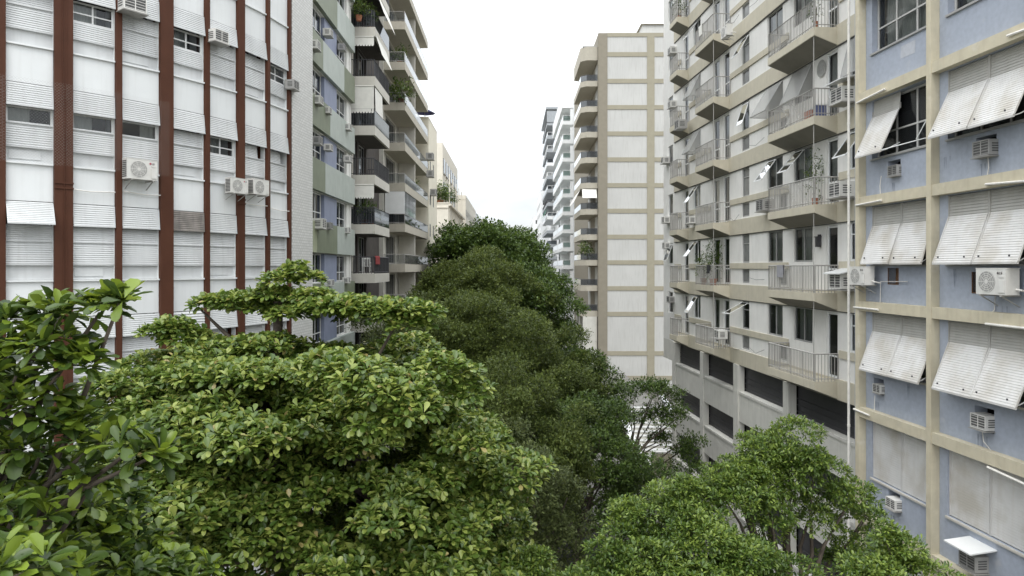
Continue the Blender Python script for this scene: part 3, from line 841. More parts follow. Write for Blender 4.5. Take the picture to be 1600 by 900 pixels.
MB(FD).box(1.02, 22, -.3, .062, zd(57.5), zd(51.5)).build('coping', M['tan'], bldD)
MB(FD).box(5.2, 22, -9, -1.0, zd(53), zd(34)).build('roof_house', M['off_white'], bldD)
MB(FD).box(5.0, 22.2, -9.2, -.8, zd(34), zd(33)).build('roof_slab', M['tan_brown'], bldD)
MB(FD).box(2.6, 5.0, -6, -3, zd(53), zd(43)).build('water_tank', M['podium'], bldD)
fd2 = Frame(9.8, 107, 0, -1)
dt = [zd(v) + .05 for v in (126, 166, 206, 246, 286, 327, 367, 407, 447, 487)]
hs = []
for t in dt: hs += [(26.2, 28.9, t + .05, t + 2.1), (19, 22, t + .05, t + 2.1)]
MB(fd2).wall(0, 29.5, 0, zd(53), hs, out=.03, depth=.2, ends=False).build('wall', M['tan_brown'], bldD)
MB(fd2).box(0, 29.5, -.5, -.45, 0, zd(60)).build('interior', M['interior'], bldD)
for t in dt:
    for a, e in ((26.2, 28.9), (19, 22)):
        window(bldD, fd2, a, e, t + .06, t + 2.09, fm='dark_metal', gm='glass_dark', nx=3)
plan = [(29.3, .05), (29.3, 1.85), (22.0, 1.85), (20.2, 1.2), (20.2, .05)]
plan = [(29.2, .05), (29.2, 1.3), (28.6, 1.95), (20.5, 1.95), (20.2, .05)]
for t in dt:
    o = MB(fd2).prism(plan[::-1], t - .62, t).build('balcony', M['greige'], bldD)
    railing(o, fd2, [(29.12, .1), (29.12, 1.25), (28.55, 1.88), (20.6, 1.88)], t, .72, 'dark_metal', .16, glass='glass_dark')
MB(fd2).prism(plan[::-1], dt[0] + 2.35, dt[0] + 3.9).build('parapet', M['greige'], bldD)
MB(fd2).prism([(29, .1), (29, 1.7), (20.6, 1.7), (20.6, .1)][::-1], dt[0] + 3.9, dt[0] + 4.05).build('roof_slab', M['frame_grey'], bldD)
MB(fd2).box(20.4, 29.2, .04, .10, 0, dt[-1] - .65).build('base_wall', M['dark_wall'], bldD)
for a in (20.6, 24.6, 28.7): MB(fd2).box(a, a + .5, .11, 1.7, 0, dt[-1] - .63).build('base_pier', M['podium'], bldD)
fa = Frame(7.88, 77.9, 1, 0)
o = MB(fa).sheet([(.02, dt[4] - .7), (.55, dt[4] - 1.75)], .1, 1.75).build('canvas_awning', M['fabric_white'], bldD)
MB(fd2).sheet([(1.95, dt[4] - .7), (2.7, dt[4] - 2.1)], 22, 28.4).build('canvas_awning', M['fabric_white'], bldD)

# W: white block with glass balconies
bldW = tag(empty('apartment_building', (16, 122, 0)), 'bright white block with green glass balcony fronts', 'building')
fw = Frame(9.9, 140, 0, -1)
zw = lambda v: EYE + (418 - v) / FPX * 110
wt = [zw(v) for v in (189, 218.5, 247, 275, 303, 331, 359, 387, 415, 443)]
hs = []
for t in wt: hs += [(a, a + 3.0, t + .05, t + 2.2) for a in (3, 10, 17, 24, 28 - 1.2)][:5]
hs = [h for i, h in enumerate(hs) if h[1] < 29.9]
MB(fw).wall(0, 30, 0, zw(150), [h for h in hs if not (h[0] > 26)], out=0, depth=.2).build('wall', M['white_far'], bldW)
MB(fw).box(0, 30, -.6, -.55, 0, zw(152)).build('interior', M['interior_mid'], bldW)
MB(fw).box(0, 30, -14, -.62, 0, zw(150)).build('body', M['white_far'], bldW)
for h in hs:
    if h[0] < 26: window(bldW, fw, *h, fm='frame_white', gm='glass_dark', nx=2)
for t in wt:
    o = MB(fw).box(4, 29.9, 0.02, 1.75, t - .55, t).build('balcony', M['white_far'], bldW)
    railing(o, fw, [(29.82, .1), (29.82, 1.68), (4.1, 1.68)], t, .9, 'frame_white', 1.6, r=.03, rail=.03, glass='glass_green')
    MB(fw).box(22, 22.25, .1, 1.6, t, t + 2.05).build('party_fin', M['white_far'], bldW)
    MB(fw).box(29.5, 29.9, .02, .5, t, t + 2.05).build('party_fin', M['white_far'], bldW)
MB(fw).prism([(30, .02), (30, 1.8), (4, 1.8), (4, .02)][::-1], wt[0] + 2.1, wt[0] + 4.6).build('parapet', M['white_far'], bldW)
MB(fw).box(24, 30, -8, -1, zw(150), zw(150) + 4).build('roof_house', M['white_far'], bldW)

# G: blue-grey block
bldG = tag(empty('apartment_building', (16, 165, 0)), 'slim blue grey block with a green awning on one balcony', 'building')
fg = Frame(9.9, 185, 0, -1)
zg = lambda v: EYE + (418 - v) / FPX * 150
gt = [zg(v) for v in (192, 213, 234, 255, 276, 297, 318, 339, 361, 383, 402, 424)]
hs = [(a, a + 3, t + .1, t + 2.1) for t in gt for a in (5, 15, 25)]
MB(fg).wall(0, 35, 0, zg(170), hs, out=0, depth=.2).build('wall', M['white_far'], bldG)
MB(fg).box(0, 35, -14, -.4, 0, zg(172)).build('body', M['grey_far'], bldG)
for h in hs:
    MB(fg).face([(h[0], -.18, h[2]), (h[1], -.18, h[2]), (h[1], -.18, h[3]), (h[0], -.18, h[3])]).build('window', M['glass_dark'], bldG)
for k, t in enumerate(gt):
    o = MB(fg).box(12, 34.9, .02, 2.2, t - .5, t + .15).build('balcony', M['grey_far' if k % 4 != 3 else 'white_far'], bldG)
    railing(o, fg, [(34.8, .1), (34.8, 2.1), (12.2, 2.1)], t + .15, .8, 'frame_white' if k % 3 else 'dark_metal', .7, r=.03, rail=.04, glass='glass_dark' if k % 2 else None)
MB(fg).box(10, 35, -10, 2.4, zg(170), zg(167)).build('roof_slab', M['grey_far'], bldG)
MB(fg).box(34.6, 34.9, .05, 2.2, gt[0], gt[0] + 2.6).build('party_fin', M['grey_far'], bldG)
MB(fg).sheet([(2.25, gt[7] + 1.9), (2.9, gt[7] + .2)], 26, 34.8).build('awning', M['fabric_green'], bldG)

block('far pale block with a round tank storey, right of the street end', 8.2, 26, 195, 225, EYE + 22, 'white_far', -1, (.8, 29, 1.6, 3.4, .9, 2.2), (.6, 4, 1.0, 20, .9, 2.2))
block('second farthest pale block on the right of the street end', 7.4, 26, 232, 275, EYE + 17.5, 'white_far', -1, (.8, 42, 1.6, 3.4, .9, 2.2), (.6, 4, 1.0, 20, .9, 2.2))
block('farthest pale block on the right of the street end', 6.2, 26, 290, 360, EYE + 15.5, 'cream_far', -1, (.8, 60, 1.8, 3.8, .9, 2.2))

# ------------------------------------------------------------------ C: block with angular balconies over a garage podium (right)
FC = Frame(9.503, 42.8, 0.0698, -1)
bldC = tag(empty('apartment_building', (16, 32, 0)), 'white and beige block with rows of angular railed balconies above a garage podium', 'building')
C_T = [EYE - 3.8 + 2.95 * k for k in range(0, 9)]
C_END = 22.7
ch = []
WINS = [(1.0, 1.9), (5.6, 6.7), (12.1, 12.9), (14.7, 16.05), (16.95, 18.35), (20.7, 22.2)]
DOORS = [(4.0, 4.75), (8.6, 9.4), (9.9, 10.65), (19.3, 20.0)]
VENTS = [(12.1, 12.9), (15.7, 16.4)]
for t in C_T:
    ch += [(a, e, t + 1.06, t + 2.33) for a, e in WINS] + [(a, e, t + .06, t + 2.28) for a, e in DOORS] + [(a, e, t + .16, t + .78) for a, e in VENTS]
C_BOT = C_T[0] - 0.6
MB(FC).wall(0, C_END, C_BOT, C_T[-1] + 2.35, ch, out=0, depth=.12).build('wall', M['cream_wall'], bldC)
MB(FC).box(0.05, C_END, -0.62, -0.57, C_BOT, C_T[-1] + 2.3).build('interior', M['interior_mid'], bldC)
MB(FC).box(0.02, C_END, -11, -0.65, 0, C_T[-1] + 2.6).build('body', M['cream_wall'], bldC)
rc = random.Random(5)
def sash(f, s0, s1, z0, z1, ang, m='glass_pale', out=-.02, par=None):
    """top-hung sash pushed outwards"""
    L = z1 - z0; o1 = out + math.sin(ang) * L; zb = z1 - math.cos(ang) * L
    b = MB(f)
    for a, e in ((s0, s0 + .04), (s1 - .04, s1)):
        b.section([(out, z1), (out + .03, z1), (o1 + .03, zb), (o1, zb)], a, e)
    b.section([(o1, zb), (o1 + .03, zb), (o1 + .02, zb + .05), (o1 - .01, zb + .05)], s0, s1)
    b.section([(out, z1), (out + .03, z1), (out + .04, z1 - .05), (out + .01, z1 - .05)], s0, s1)
    o = b.build('open_sash', M['frame_white'], par or bldC)
    MB(f).face([(s0, out + .015, z1), (s1, out + .015, z1), (s1, o1 + .015, zb), (s0, o1 + .015, zb)]).build('pane', M[m], o)
def net_hood(f, s0, s1, z0, z1, proj):
    """grey netting pulled out over a window like a tent"""
    b = MB(f)
    b.face([(s0, .02, z1), (s1, .02, z1), (s1 - .0, proj, z0), (s0, proj, z0)])
    b.face([(s0, .02, z1), (s0, proj, z0), (s0, .02, z0)]); b.face([(s1, .02, z1), (s1, .02, z0), (s1, proj, z0)])
    o = b.build('window_net', M['net'], bldC)
    fr = MB(f)
    for s in (s0, s1): fr.tube([(s, .02, z1), (s, proj, z0)], .015, 4); fr.tube([(s, .02, z0), (s, proj, z0)], .015, 4)
    fr.tube([(s0, proj, z0), (s1, proj, z0)], .018, 4)
    fr.build('net_frame', M['frame_grey'], o)
def net_mat():
    m = bpy.data.materials.new('tent_net'); m.use_nodes = True
    n, l = m.node_tree.nodes, m.node_tree.links
    p = n['Principled BSDF']; p.inputs['Base Color'].default_value = (.45, .45, .43, 1); p.inputs['Roughness'].default_value = .9
    t = n.new('ShaderNodeBsdfTransparent'); x = n.new('ShaderNodeMixShader'); x.inputs[0].default_value = .55
    l.new(t.outputs[0], x.inputs[1]); l.new(p.outputs[0], x.inputs[2]); l.new(x.outputs[0], n['Material Output'].inputs[0])
    return m
M['net'] = net_mat()
for k, t in enumerate(C_T):
    # beams and sill bands, broken where balconies and doors stand
    MB(FC).box(2.3, C_END, .002, .07, t - .6, t + .08).build('beam', M['beige'], bldC)
    MB(FC).box(2.3, C_END, .002, .05, t - .63, t - .602).build('under_beam_strip', M['ac_dark'], bldC)  # thin dark strip along the bottom of each beam
    for a, e in ((2.4, 3.5), (5.0, 8.25), (10.85, 16.55), (20.15, C_END)):
        MB(FC).box(a, e, .002, .06, t + .80, t + 1.05).build('sill_band', M['beige'], bldC)
    for j, (a, e) in enumerate(WINS):
        cur = rc.random()
        window(bldC, FC, a, e, t + 1.07, t + 2.32, out=-.05, fm='frame_grey' if j in (2, 3, 4) else 'frame_white', gm='frost' if (j == 2 and k % 3) else 'glass', nx=1 if e - a < 1 else 2, split=[.68] if j in (2, 5) else None,
               curtain='full' if cur > .15 else None, curtain_span=(rc.uniform(0, .25), rc.uniform(.65, 1)), cm='curtain' if cur > .5 else 'curtain_grey')
    for a, e in DOORS:
        window(bldC, FC, a, e, t + .07, t + 2.27, out=-.05, fm='frame_white', gm='glass', nx=1, split=[.33], bar=.07, curtain='full' if rc.random() > .4 else None)
    for a, e in VENTS:
        window(bldC, FC, a, e, t + .17, t + .77, out=-.04, fm='frame_grey', gm='frost', nx=1)
    for a, e, pj, h in ((3.6, 4.95, .72, .95), (8.3, 10.83, .85, .95), (16.6, 20.1, .86, .92)):
        o = balcony(bldC, FC, a, e, pj, t + .0, .27, 'beige', soffit_taper=.33)
        MB(FC).section([(.03, t - .612), (pj - .03, t - .285), (pj - .03, t - .275), (.03, t - .602)], a + .03, e - .03).build('soffit', M['soffit'], o)  # underside sheet with its shade painted in
        railing(o, FC, [(e - .03, .03), (e - .03, pj - .04), (a + .03, pj - .04), (a + .03, .03)], t, h, 'grey_metal', .105, r=.009, rail=.022)
for k, j, ang in ((4, 2, 30), (3, 2, 18), (2, 3, 36), (2, 4, 40), (2, 5, 36), (2, 1, 35), (1, 1, 38), (0, 1, 32), (0, 2, 62), (5, 1, 35), (1, 0, 20), (6, 2, 20), (5, 3, 25)):
    if ang:
        a, e = WINS[j]; t = C_T[k]
        sash(FC, a + .05, (a + e) / 2 + .1 if e - a > 1 else e - .05, t + 1.2, t + 2.25, R(ang))
for k, j, pj in ((3, 3, .75), (4, 1, .6), (3, 1, .65), (3, 4, .55), (6, 1, .5), (3, 5, .3)):
    a, e = WINS[j]; t = C_T[k]
    net_hood(FC, a, e, t + 1.1, t + 2.3, pj)
# podium
P_COL = [(2.2, 2.7), (7.0, 7.45), (11.45, 11.95), (16.35, 16.8), (22.2, 22.7)]
pz = [(EYE - 5.6, EYE - 4.42), (EYE - 8.15, EYE - 6.95), (EYE - 11.2, EYE - 9.6)]
for a, e in P_COL:
    MB(FC).box(a, e, -.18, .14, 0, C_BOT - .002).build('column', M['podium'], bldC)
for (a, e), (c, d) in zip(P_COL, P_COL[1:]):
    lo = 0.14
    for z0, z1 in reversed(pz):
        MB(FC).box(e, c, -.3, .06, lo, z0).box(e, c, -.3, .10, z0 - .10, z0 + .002).build('podium_panel', M['podium'], bldC)
        b = MB(FC)
        b.box(e, c, -.26, -.25, z0, z1)
        for q in range(3):
            b.box(e, c, -.22, -.19, z0 + .12 + q * .24, z0 + .145 + q * .24)
        b.build('garage_louver', M['dark_metal'], bldC)
        lo = z1
MB(FC).box(0.0, 2.2, -.3, .0, EYE - 5.6, C_BOT).build('podium_panel', M['podium'], bldC)
MB(FC).box(2.2, C_END, -.56, -.5, 0, C_BOT).build('interior', M['interior'], bldC)
for s_, o_ in ((10.74, .80), (19.95, .80)): MB(FC).tube([(s_, o_, C_T[0] - .2), (s_, o_, C_T[-1] + 2)], .014, 6).build('guy_wire', M['grey_metal'], bldC)
# units and fittings on this facade
for u, v, kd, lb, sc, ot in ((1137, 50, 'split_grey', 'outdoor unit with round fan on a topmost middle balcony rail', .9, .5), (1064, 193, 'box_grey', 'dark faced unit on a small far balcony beside open sashes', 1.2, .45),
                         (1050, 78, 'box_white', 'unit on the white end strip near the top of the beige balcony block', 1.0, .0), (1050, 162, 'box_white', 'unit on the white end strip, second from the top', 1.0, .0),
                         (1039, 249, 'box_white', 'unit on the white end strip at mid height, third from the top', 1.0, .0), (1040, 342, 'box_white', 'unit on the white end strip, fourth from the top', 1.0, .0), (1040, 382, 'box_white', 'unit on the white end strip, fifth from the top', .9, .0),
                         (1047, 466, 'box_grey', 'lowest dark unit on the white end strip', .9, .0), (1079, 342, 'box_white', 'white unit beside a middle balcony at mid height', 1.0, .05),
                         (1316, 293, 'box_white', 'white unit on brackets beside the white drainpipe, above another with a sheet roof', 1.25, .1), (1317, 436, 'box_white', 'white unit under a white sheet roof left of the blue building', 1.25, .1),
                         (1319, 146, 'box_white', 'unit shaded by a sheet metal roof beside the top right balcony', 1.25, .1), (1196, 318, 'box_grey', 'dark grey unit in the white wall left of a big balcony', 1.2, .0),
                         (1125, 520, 'box_white', 'white unit standing on the lowest middle balcony', 1.0, .5)):
    ac(kd, FC, u, v, lb, ot, sc)
def sheet_roof(u, v, label):
    s, z = FC.sz(u, v, .4)
    tag(MB(FC).section([(0.0, z + .16), (.72, z - .02), (.72, z - .05), (0.0, z + .12)], s - .55, s + .5).build('sheet_metal_roof', M['frame_white']), label, 'canopy')
sheet_roof(1316, 127, 'white sheet metal canopy over the unit beside the top right balcony')
sheet_roof(1314, 426, 'white sheet metal canopy over the lower unit beside the blue building')
# wall medallion and lantern on the near balconies
s, z = FC.sz(1284, 107, .02)
m_ = empty('wall_medallion', FC.p(s, 0, z - .35))
tag(m_, 'round grey wall ornament on white wall behind a big balcony', 'ornament')
MB(FC).ring(s, z, .04, .30, .06, 22).disc(s, z, .03, .26, 20, .02).build('disc', M['curtain_grey'], m_)
b = MB(FC)
for k in range(8):
    t = k * math.pi / 4
    b.disc(s + .15 * math.cos(t), z + .15 * math.sin(t), .045, .05, 8, .01)
b.disc(s, z, .05, .07, 10, .01); b.build('relief', M['frame_grey'], m_)
s, z = FC.sz(1279, 377, .08)
m_ = empty('wall_lantern', FC.p(s, 0, z - .2))
tag(m_, 'dark wall lantern on white wall above a big balcony', 'lantern')
MB(FC).box(s - .07, s + .07, .03, .17, z - .2, z + .14).build('body', M['dark_metal'], m_)
MB(FC).prism([(s - .09, .02), (s + .09, .02), (s + .09, .19), (s - .09, .19)][::-1], z + .14, z + .17).box(s - .03, s + .03, 0, .1, z + .17, z + .24).build('cap', M['dark_metal'], m_)

# ------------------------------------------------------------------ stairs between the blocks
st = tag(empty('outdoor_stairs', (10, 52, 0)), 'wide white edged outdoor stairs between concrete side walls below the blank gridded wall', 'stairs')
N = 14
for k in range(N):
    y = 47.2 + k * .8; z = .14 + (k + 1) * .145
    MB(IDENT).box(8.95, 12.6, -y, -y - .82, 0, z - .05).build('riser', M['podium'], st)
    MB(IDENT).box(8.95, 12.6, -y + .03, -y - .55, z - .05, z).build('tread', M['stair_white'], st)
for x in (8.55, 12.6):
    MB(Frame(x, 46.8, 1, 0)).section([(0, 0), (0, 1.0), (-11.6, 3.0), (-11.6, 0)], 0, .35).build('side_wall', M['podium'], st)
    MB(Frame(x, 46.8, 1, 0)).section([(0.05, 1.0), (0.05, 1.12), (-11.6, 3.12), (-11.6, 3.0)], -.05, .42).build('coping', M['white_panel'], st)
MB(IDENT).box(8.95, 12.6, -58.4, -77, 0, 2.1).build('landing', M['paving'], st)
w = tag(empty('boundary_wall', (9.5, 45.5, 0)), 'low tan gate wall at the foot of the stairs', 'wall')
MB(IDENT).box(9.4, 11.0, -45.6, -45.8, 0.14, 1.6).build('panel', M['tan'], w)
MB(IDENT).box(9.36, 11.04, -45.55, -45.85, 1.6, 1.7).build('coping', M['off_white'], w)

rk = random.Random(4)
for k, t in enumerate(C_T[:7]):
    for (a, e) in ((10.9, 12.0), (13.0, 14.6)):
        if rk.random() < .55:
            z = t + .1 + rk.uniform(0, .6)
            MB(FC).tube([(a, .09, z), ((a + e) / 2, .10, z - rk.uniform(.05, .2)), (e, .09, z + rk.uniform(-.1, .1))], .008, 4).build('cable', M['dark_metal'], bldC)
# ------------------------------------------------------------------ BL: blue building with projecting blinds (right)
FL = Frame(10.0, 19.9, 0.0774, -1)
bldL = tag(empty('apartment_building', (16, 14, 0)), 'pale blue apartment block with yellow columns, beams and projecting slatted blinds', 'building')
L_SOF = [EYE + z for z in (-10.1, -7.15, -4.22, -1.22, 1.72, 4.66, 7.6)]      # beam undersides
sc1 = FL.s_at(1340, .2); sc2 = FL.s_at(1452, .2)
BAY = sc2 - sc1
cols_s = [sc1 + BAY * k for k in range(4)]
CW = .085
L_END = cols_s[-1] + .3
lh = []
for z in L_SOF + [EYE + 10.55]:
    for j in range(3):
        lh.append((cols_s[j] + .36, cols_s[j + 1] - .12, z - 1.64, z - .02))
niches = [((1396, 431), .20, .21), ((1529, 441), .17, .23), ((1541, 228), .29, .22), ((1397, 262), .27, .2), ((1373, 604), .22, .22), ((1538, 655), .28, .26), ((1397, 783), .24, .24), ((1518, 866), .3, .26)]
for (u, v), hw, hh in niches:
    s, z = FL.sz(u, v); lh.append((s - hw, s + hw, z - hh, z + hh))
MB(FL).wall(-.02, L_END, 0, EYE + 13.5, lh, out=0, depth=.3).build('wall', M['blue'], bldL)
MB(FL).box(-.02, L_END, -.66, -.6, 0, EYE + 13.5).build('interior', M['interior'], bldL)
MB(FL).box(-.02, L_END, -11, -.7, 0, EYE + 13.6).build('body', M['cream_wall'], bldL)
for s in cols_s:
    MB(FL).box(s - CW, s + CW, .002, .22, 0, EYE + 13.5).build('column', M['yellow'], bldL)
for z in L_SOF + [EYE + 10.55]:
    for j in range(3):
        a, e = cols_s[j] + CW, cols_s[j + 1] - CW
        MB(FL).box(a, e, .002, .205, z, z + .27).build('beam', M['yellow'], bldL)
        MB(FL).box(cols_s[j] + .33, e - .02, .002, .05, z - 1.69, z - 1.64).build('sill', M['frame_grey' if z > EYE else 'slab'], bldL)
MB(FL).tube([(-.06, .16, 0), (-.06, .16, EYE + 13)], .038, 8).build('drainpipe', M['pipe'], bldL)
for z in np.arange(EYE - 12, EYE + 12, 1.47): MB(FL).tube([(-.06, .16, z), (-.06, .16, z + .07)], .047, 8).build('pipe_joint', M['pipe'], bldL)
def blind(f, s0, s1, zt, zb, proj, brk=.34, m='blind', lab=None):
    """one leaf of a slatted roller blind: upper part hanging, lower part pushed out on arms"""
    zk = zt - (zt - zb) * brk
    up = MB(f).sheet(louver_profile(zk, zt, -.06, -.03, .062, .012), s0, s1)
    up.box(s0 - .012, s0 + .012, -.06, -.01, zk, zt).box(s1 - .012, s1 + .012, -.06, -.01, zk, zt)
    o = up.build('blind_curtain', M['blind_grey'], bldL)
    if lab: o['label'] = lab
    lo = MB(f).sheet(louver_profile(zb, zk, -.03, proj, .056, .008), s0 + .012, s1 - .012)
    lo.section([(proj - .02, zb - .03), (proj + .015, zb - .03), (proj + .015, zb + .02), (proj - .02, zb + .02)], s0, s1)
    for e in (s0, s1 - .02): lo.section([(-.03, zk), (0, zk), (proj + .02, zb), (proj - .02, zb)], e, e + .02)
    lo.build('blind_flap', M[m], o)
    a = MB(f)
    for e in (s0 + .10, s1 - .10): a.tube([(e, -.1, zb + .25), (e, proj * .55, zb + .06), (e, proj - .02, zb)], .012, 5)
    a.build('stay_arm', M['frame_white'], o)
    p = MB(f)
    for e in (s0 + .2, s1 - .2): p.box(e - .012, e + .012, proj + .005, proj + .03, zb + .12, zb + .16)
    p.build('catch', M['dark_metal'], o)
PROJ = {(5, 0): .50, (5, 1): .52, (4, 0): .34, (4, 1): .42, (3, 0): .38, (3, 1): .42, (1, 0): .0, (1, 1): .0}
for r, z in enumerate(L_SOF):
    for j in range(3):
        a, e = cols_s[j] + .37, cols_s[j + 1] - .13; mid = (a + e) / 2
        key = (r, j)
        window(bldL, FL, a, e, z - 1.63, z - .03, out=-.16, fm='frame_pale', gm='glass', nx=3, split=[.42], bar=.055, curtain='full' if r in (6,) else None, curtain_span=(.08, .95))
        if r == 6: continue
        if r in (2, 1, 0):
            for p, q in ((a, mid - .01), (mid + .01, e)):
                c = MB(FL).sheet(louver_profile(z - 1.62, z - .03, -.08, -.05, .06, .005), p, q)
                c.box(p, p + .02, -.08, -.03, z - 1.62, z - .03).box(q - .02, q, -.08, -.03, z - 1.62, z - .03)
                c.build('closed_blind', M['blind'], bldL)
            continue
        pj = PROJ.get(key, .55)
        if key == (5, 0):
            c = MB(FL).sheet(louver_profile(z - .5, z - .03, -.06, -.03, .062, .004), a, mid - .08); c.build('blind_curtain', M['blind_grey'], bldL)
            blind(FL, a, mid - .08, z - .32, z - 1.60, pj, .12)
            b = MB(FL); b.tube([(mid - .1, pj - .02, z - 1.58), (mid + .9, .02, z - 1.46), (e - .1, -.05, z - 1.46)], .013, 5).tube([(mid + .75, .10, z - 1.45), (e - .12, -.05, z - .8)], .013, 5).build('stay_arm', M['frame_white'], bldL)
            continue
        j1, j2 = rc.uniform(-.04, .04), rc.uniform(-.04, .04)
        blind(FL, a, mid - .015, z - .03, z - 1.60 + j1 * .6, pj + j1, .34 + j1)
        blind(FL, mid + .015, e, z - .03, z - 1.60 + j2 * .6, pj + j2, .34 + j1)
s0_, z0_ = FL.sz(1407, 92); s1_, z1_ = FL.sz(1430, 62)
MB(FL).face([(s0_, .004, z0_), (s1_, .004, z0_ - .02), (s1_ + .02, .004, z1_), (s0_ + .03, .004, z1_)]).build('render_patch', M['patch'], bldL)
rl = random.Random(12)
for u, v, w_, h_ in ((1397, 285, .10, .35), (1541, 255, .16, .40), (1371, 628, .10, .35), (1535, 680, .14, .5), (1397, 806, .12, .45), (1563, 478, .2, .3), (1480, 245, .10, .3), (1590, 620, .08, .4), (1420, 600, .06, .45), (1490, 420, .08, .5)):
    s_, z_ = FL.sz(u, v); n = 5
    for q in range(n):
        x = s_ + rl.uniform(-w_, w_); ww = rl.uniform(.008, .022); hh = h_ * rl.uniform(.4, 1)
        MB(FL).face([(x - ww, .003 + q * .0006, z_), (x + ww * .2, .003 + q * .0006, z_ - hh), (x + ww * .5, .003 + q * .0006, z_ - hh * .96), (x + ww, .003 + q * .0006, z_)]).build('rust_stain', M['stain'], bldL)
# wooden linings in the open niches, pipes and gutters on the beams
for (u, v), hw, hh in niches[:2]:
    s, z = FL.sz(u, v)
    MB(FL).box(s - hw, s + hw, -.28, -.2, z - hh, z + hh).box(s - hw - .02, s - hw, -.28, .015, z - hh, z + hh).box(s + hw, s + hw + .02, -.28, .015, z - hh, z + hh).box(s - hw - .02, s + hw + .02, -.28, .015, z - hh - .02, z - hh).box(s - .06, s + .1, -.2, -.1, z - hh, z - .02).build('niche_lining', M['rust_wood'], bldL)
def run(pts, r=.028, out=.24, m='pipe', name='drain_pipe'):
    MB(FL).tube([(*((lambda q: (q[0], out, q[1]))(FL.sz(u, v, out))),) for u, v in pts], r, 7).build(name, M[m], bldL)
run([(1339, 161), (1383, 139)]); run([(1574, 56), (1602, 46)]); run([(1337, 321), (1377, 313)]); run([(1540, 288), (1602, 283)]); run([(1334, 480), (1372, 484)])
run([(1540, 506), (1602, 513)]); run([(1334, 639), (1358, 649)]); run([(1543, 730), (1604, 758)])
for pts in ([(1377, 275), (1375, 290), (1376, 312)], [(1543, 240), (1545, 262), (1540, 287)], [(1418, 440), (1376, 440), (1375, 483)], [(1555, 462), (1554, 484), (1541, 497), (1540, 506)],
            [(1367, 618), (1366, 645)], [(1534, 668), (1537, 690), (1550, 706), (1543, 728)]):
    run(pts, .011, .06, 'pipe', 'drain_hose')
ac('split_grey', FL, 1349, 431, 'outdoor unit over the yellow corner column with its bracket on the blue wall', .10, .92)
ac('split_grey', FL, 1563, 440, 'large outdoor unit with grey badge beside a wood lined niche on the blue wall', .02, 1.0)
ac('box_grey', FL, 1398, 264, 'small grey unit below the half open window of the blue building', -.15, .72)
ac('box_dark', FL, 1541, 228, 'dark grey unit in a niche below the upper right projecting blinds', -.12, .88)
ac('box_white', FL, 1371, 605, 'small unit sitting in a rough niche left of a yellow column', -.1, .62)
ac('box_white', FL, 1535, 655, 'unit with dark grille below the wide lower right blinds', -.1, .82)
ac('box_white', FL, 1395, 784, 'small unit beside the tree below closed blinds', -.08, .72)
ac('box_grey', FL, 1520, 872, 'unit under a white plate with a tray of cords, bottom right', -.02, .9)
s, z = FL.sz(1517, 853, .3)
tag(MB(FL).section([(.0, z + .05), (.62, z - .02), (.62, z - .05), (.0, z + .02)], s - .42, s + .38).build('sheet_metal_roof', M['frame_white']), 'white plate canopy over the bottom right unit on the blue wall', 'canopy')

# ------------------------------------------------------------------ foliage
def _frames(A, rng):
    up = np.array([0, 0, 1.0]); S = np.cross(A, up + rng.normal(0, .25, A.shape))
    S /= np.linalg.norm(S, axis=1, keepdims=True) + 1e-9
    Nn = np.cross(S, A); Nn /= np.linalg.norm(Nn, axis=1, keepdims=True) + 1e-9
    Nn[Nn[:, 2] < 0] *= 1
    return S, Nn
def leaf_arrays(C, A, L, W, rng, fold=.18, droop=.10, six=True):
    """leaf blades from base points C along A: two folded halves each (six=True) or one lozenge"""
    S, Nn = _frames(A, rng)
    L = L[:, None]; W = W[:, None]
    base = C; tip = C + A * L - Nn * L * droop
    if six:
        def at(t, w, sg, f): return C + A * L * t + sg * S * W * w + Nn * W * f - Nn * L * droop * t * t
        rib = at(.58, 0, 0, 0)
        ls_ = [at(t, w, -1, f) for t, w, f in ((.30, .20, fold * .6), (.66, .46, fold), (.92, .33, fold * .6))]
        rs_ = [at(t, w, 1, f) for t, w, f in ((.30, .20, fold * .6), (.66, .46, fold), (.92, .33, fold * .6))]
        V = np.stack([base, *ls_, tip, *rs_[::-1], rib], 1).reshape(-1, 3)   # base l1 l2 l3 tip r3 r2 r1 rib
        k = np.arange(len(C))[:, None] * 9
        F = np.concatenate([k + [0, 8, 2, 1], k + [8, 4, 3, 2], k + [0, 7, 6, 8], k + [8, 6, 5, 4]], 1).reshape(-1, 4)
    else:
        l1 = C + A * L * .5 - S * W * .5; r1 = C + A * L * .5 + S * W * .5
        V = np.stack([base, r1, tip, l1], 1).reshape(-1, 3)
        k = np.arange(len(C))[:, None] * 4
        F = (k + [0, 1, 2, 3]).reshape(-1, 4)
    return V, F
def mesh_np(name, V, F, m, parent, smooth=False):
    me = bpy.data.meshes.new(name)
    off = np.array(ancestor_offset(parent))
    V = (V - off).astype(np.float32)
    me.vertices.add(len(V)); me.vertices.foreach_set('co', V.ravel())
    n = len(F); me.loops.add(n * 4); me.polygons.add(n)
    me.loops.foreach_set('vertex_index', F.astype(np.int32).ravel())
    me.polygons.foreach_set('loop_start', np.arange(n, dtype=np.int32) * 4)
    me.polygons.foreach_set('loop_total', np.full(n, 4, dtype=np.int32))
    me.materials.append(m)
    if smooth: me.polygons.foreach_set('use_smooth', np.ones(n, dtype=bool))
    me.update(calc_edges=True); me.validate()
    o = bpy.data.objects.new(name, me); COL.objects.link(o); o.parent = parent
    return o
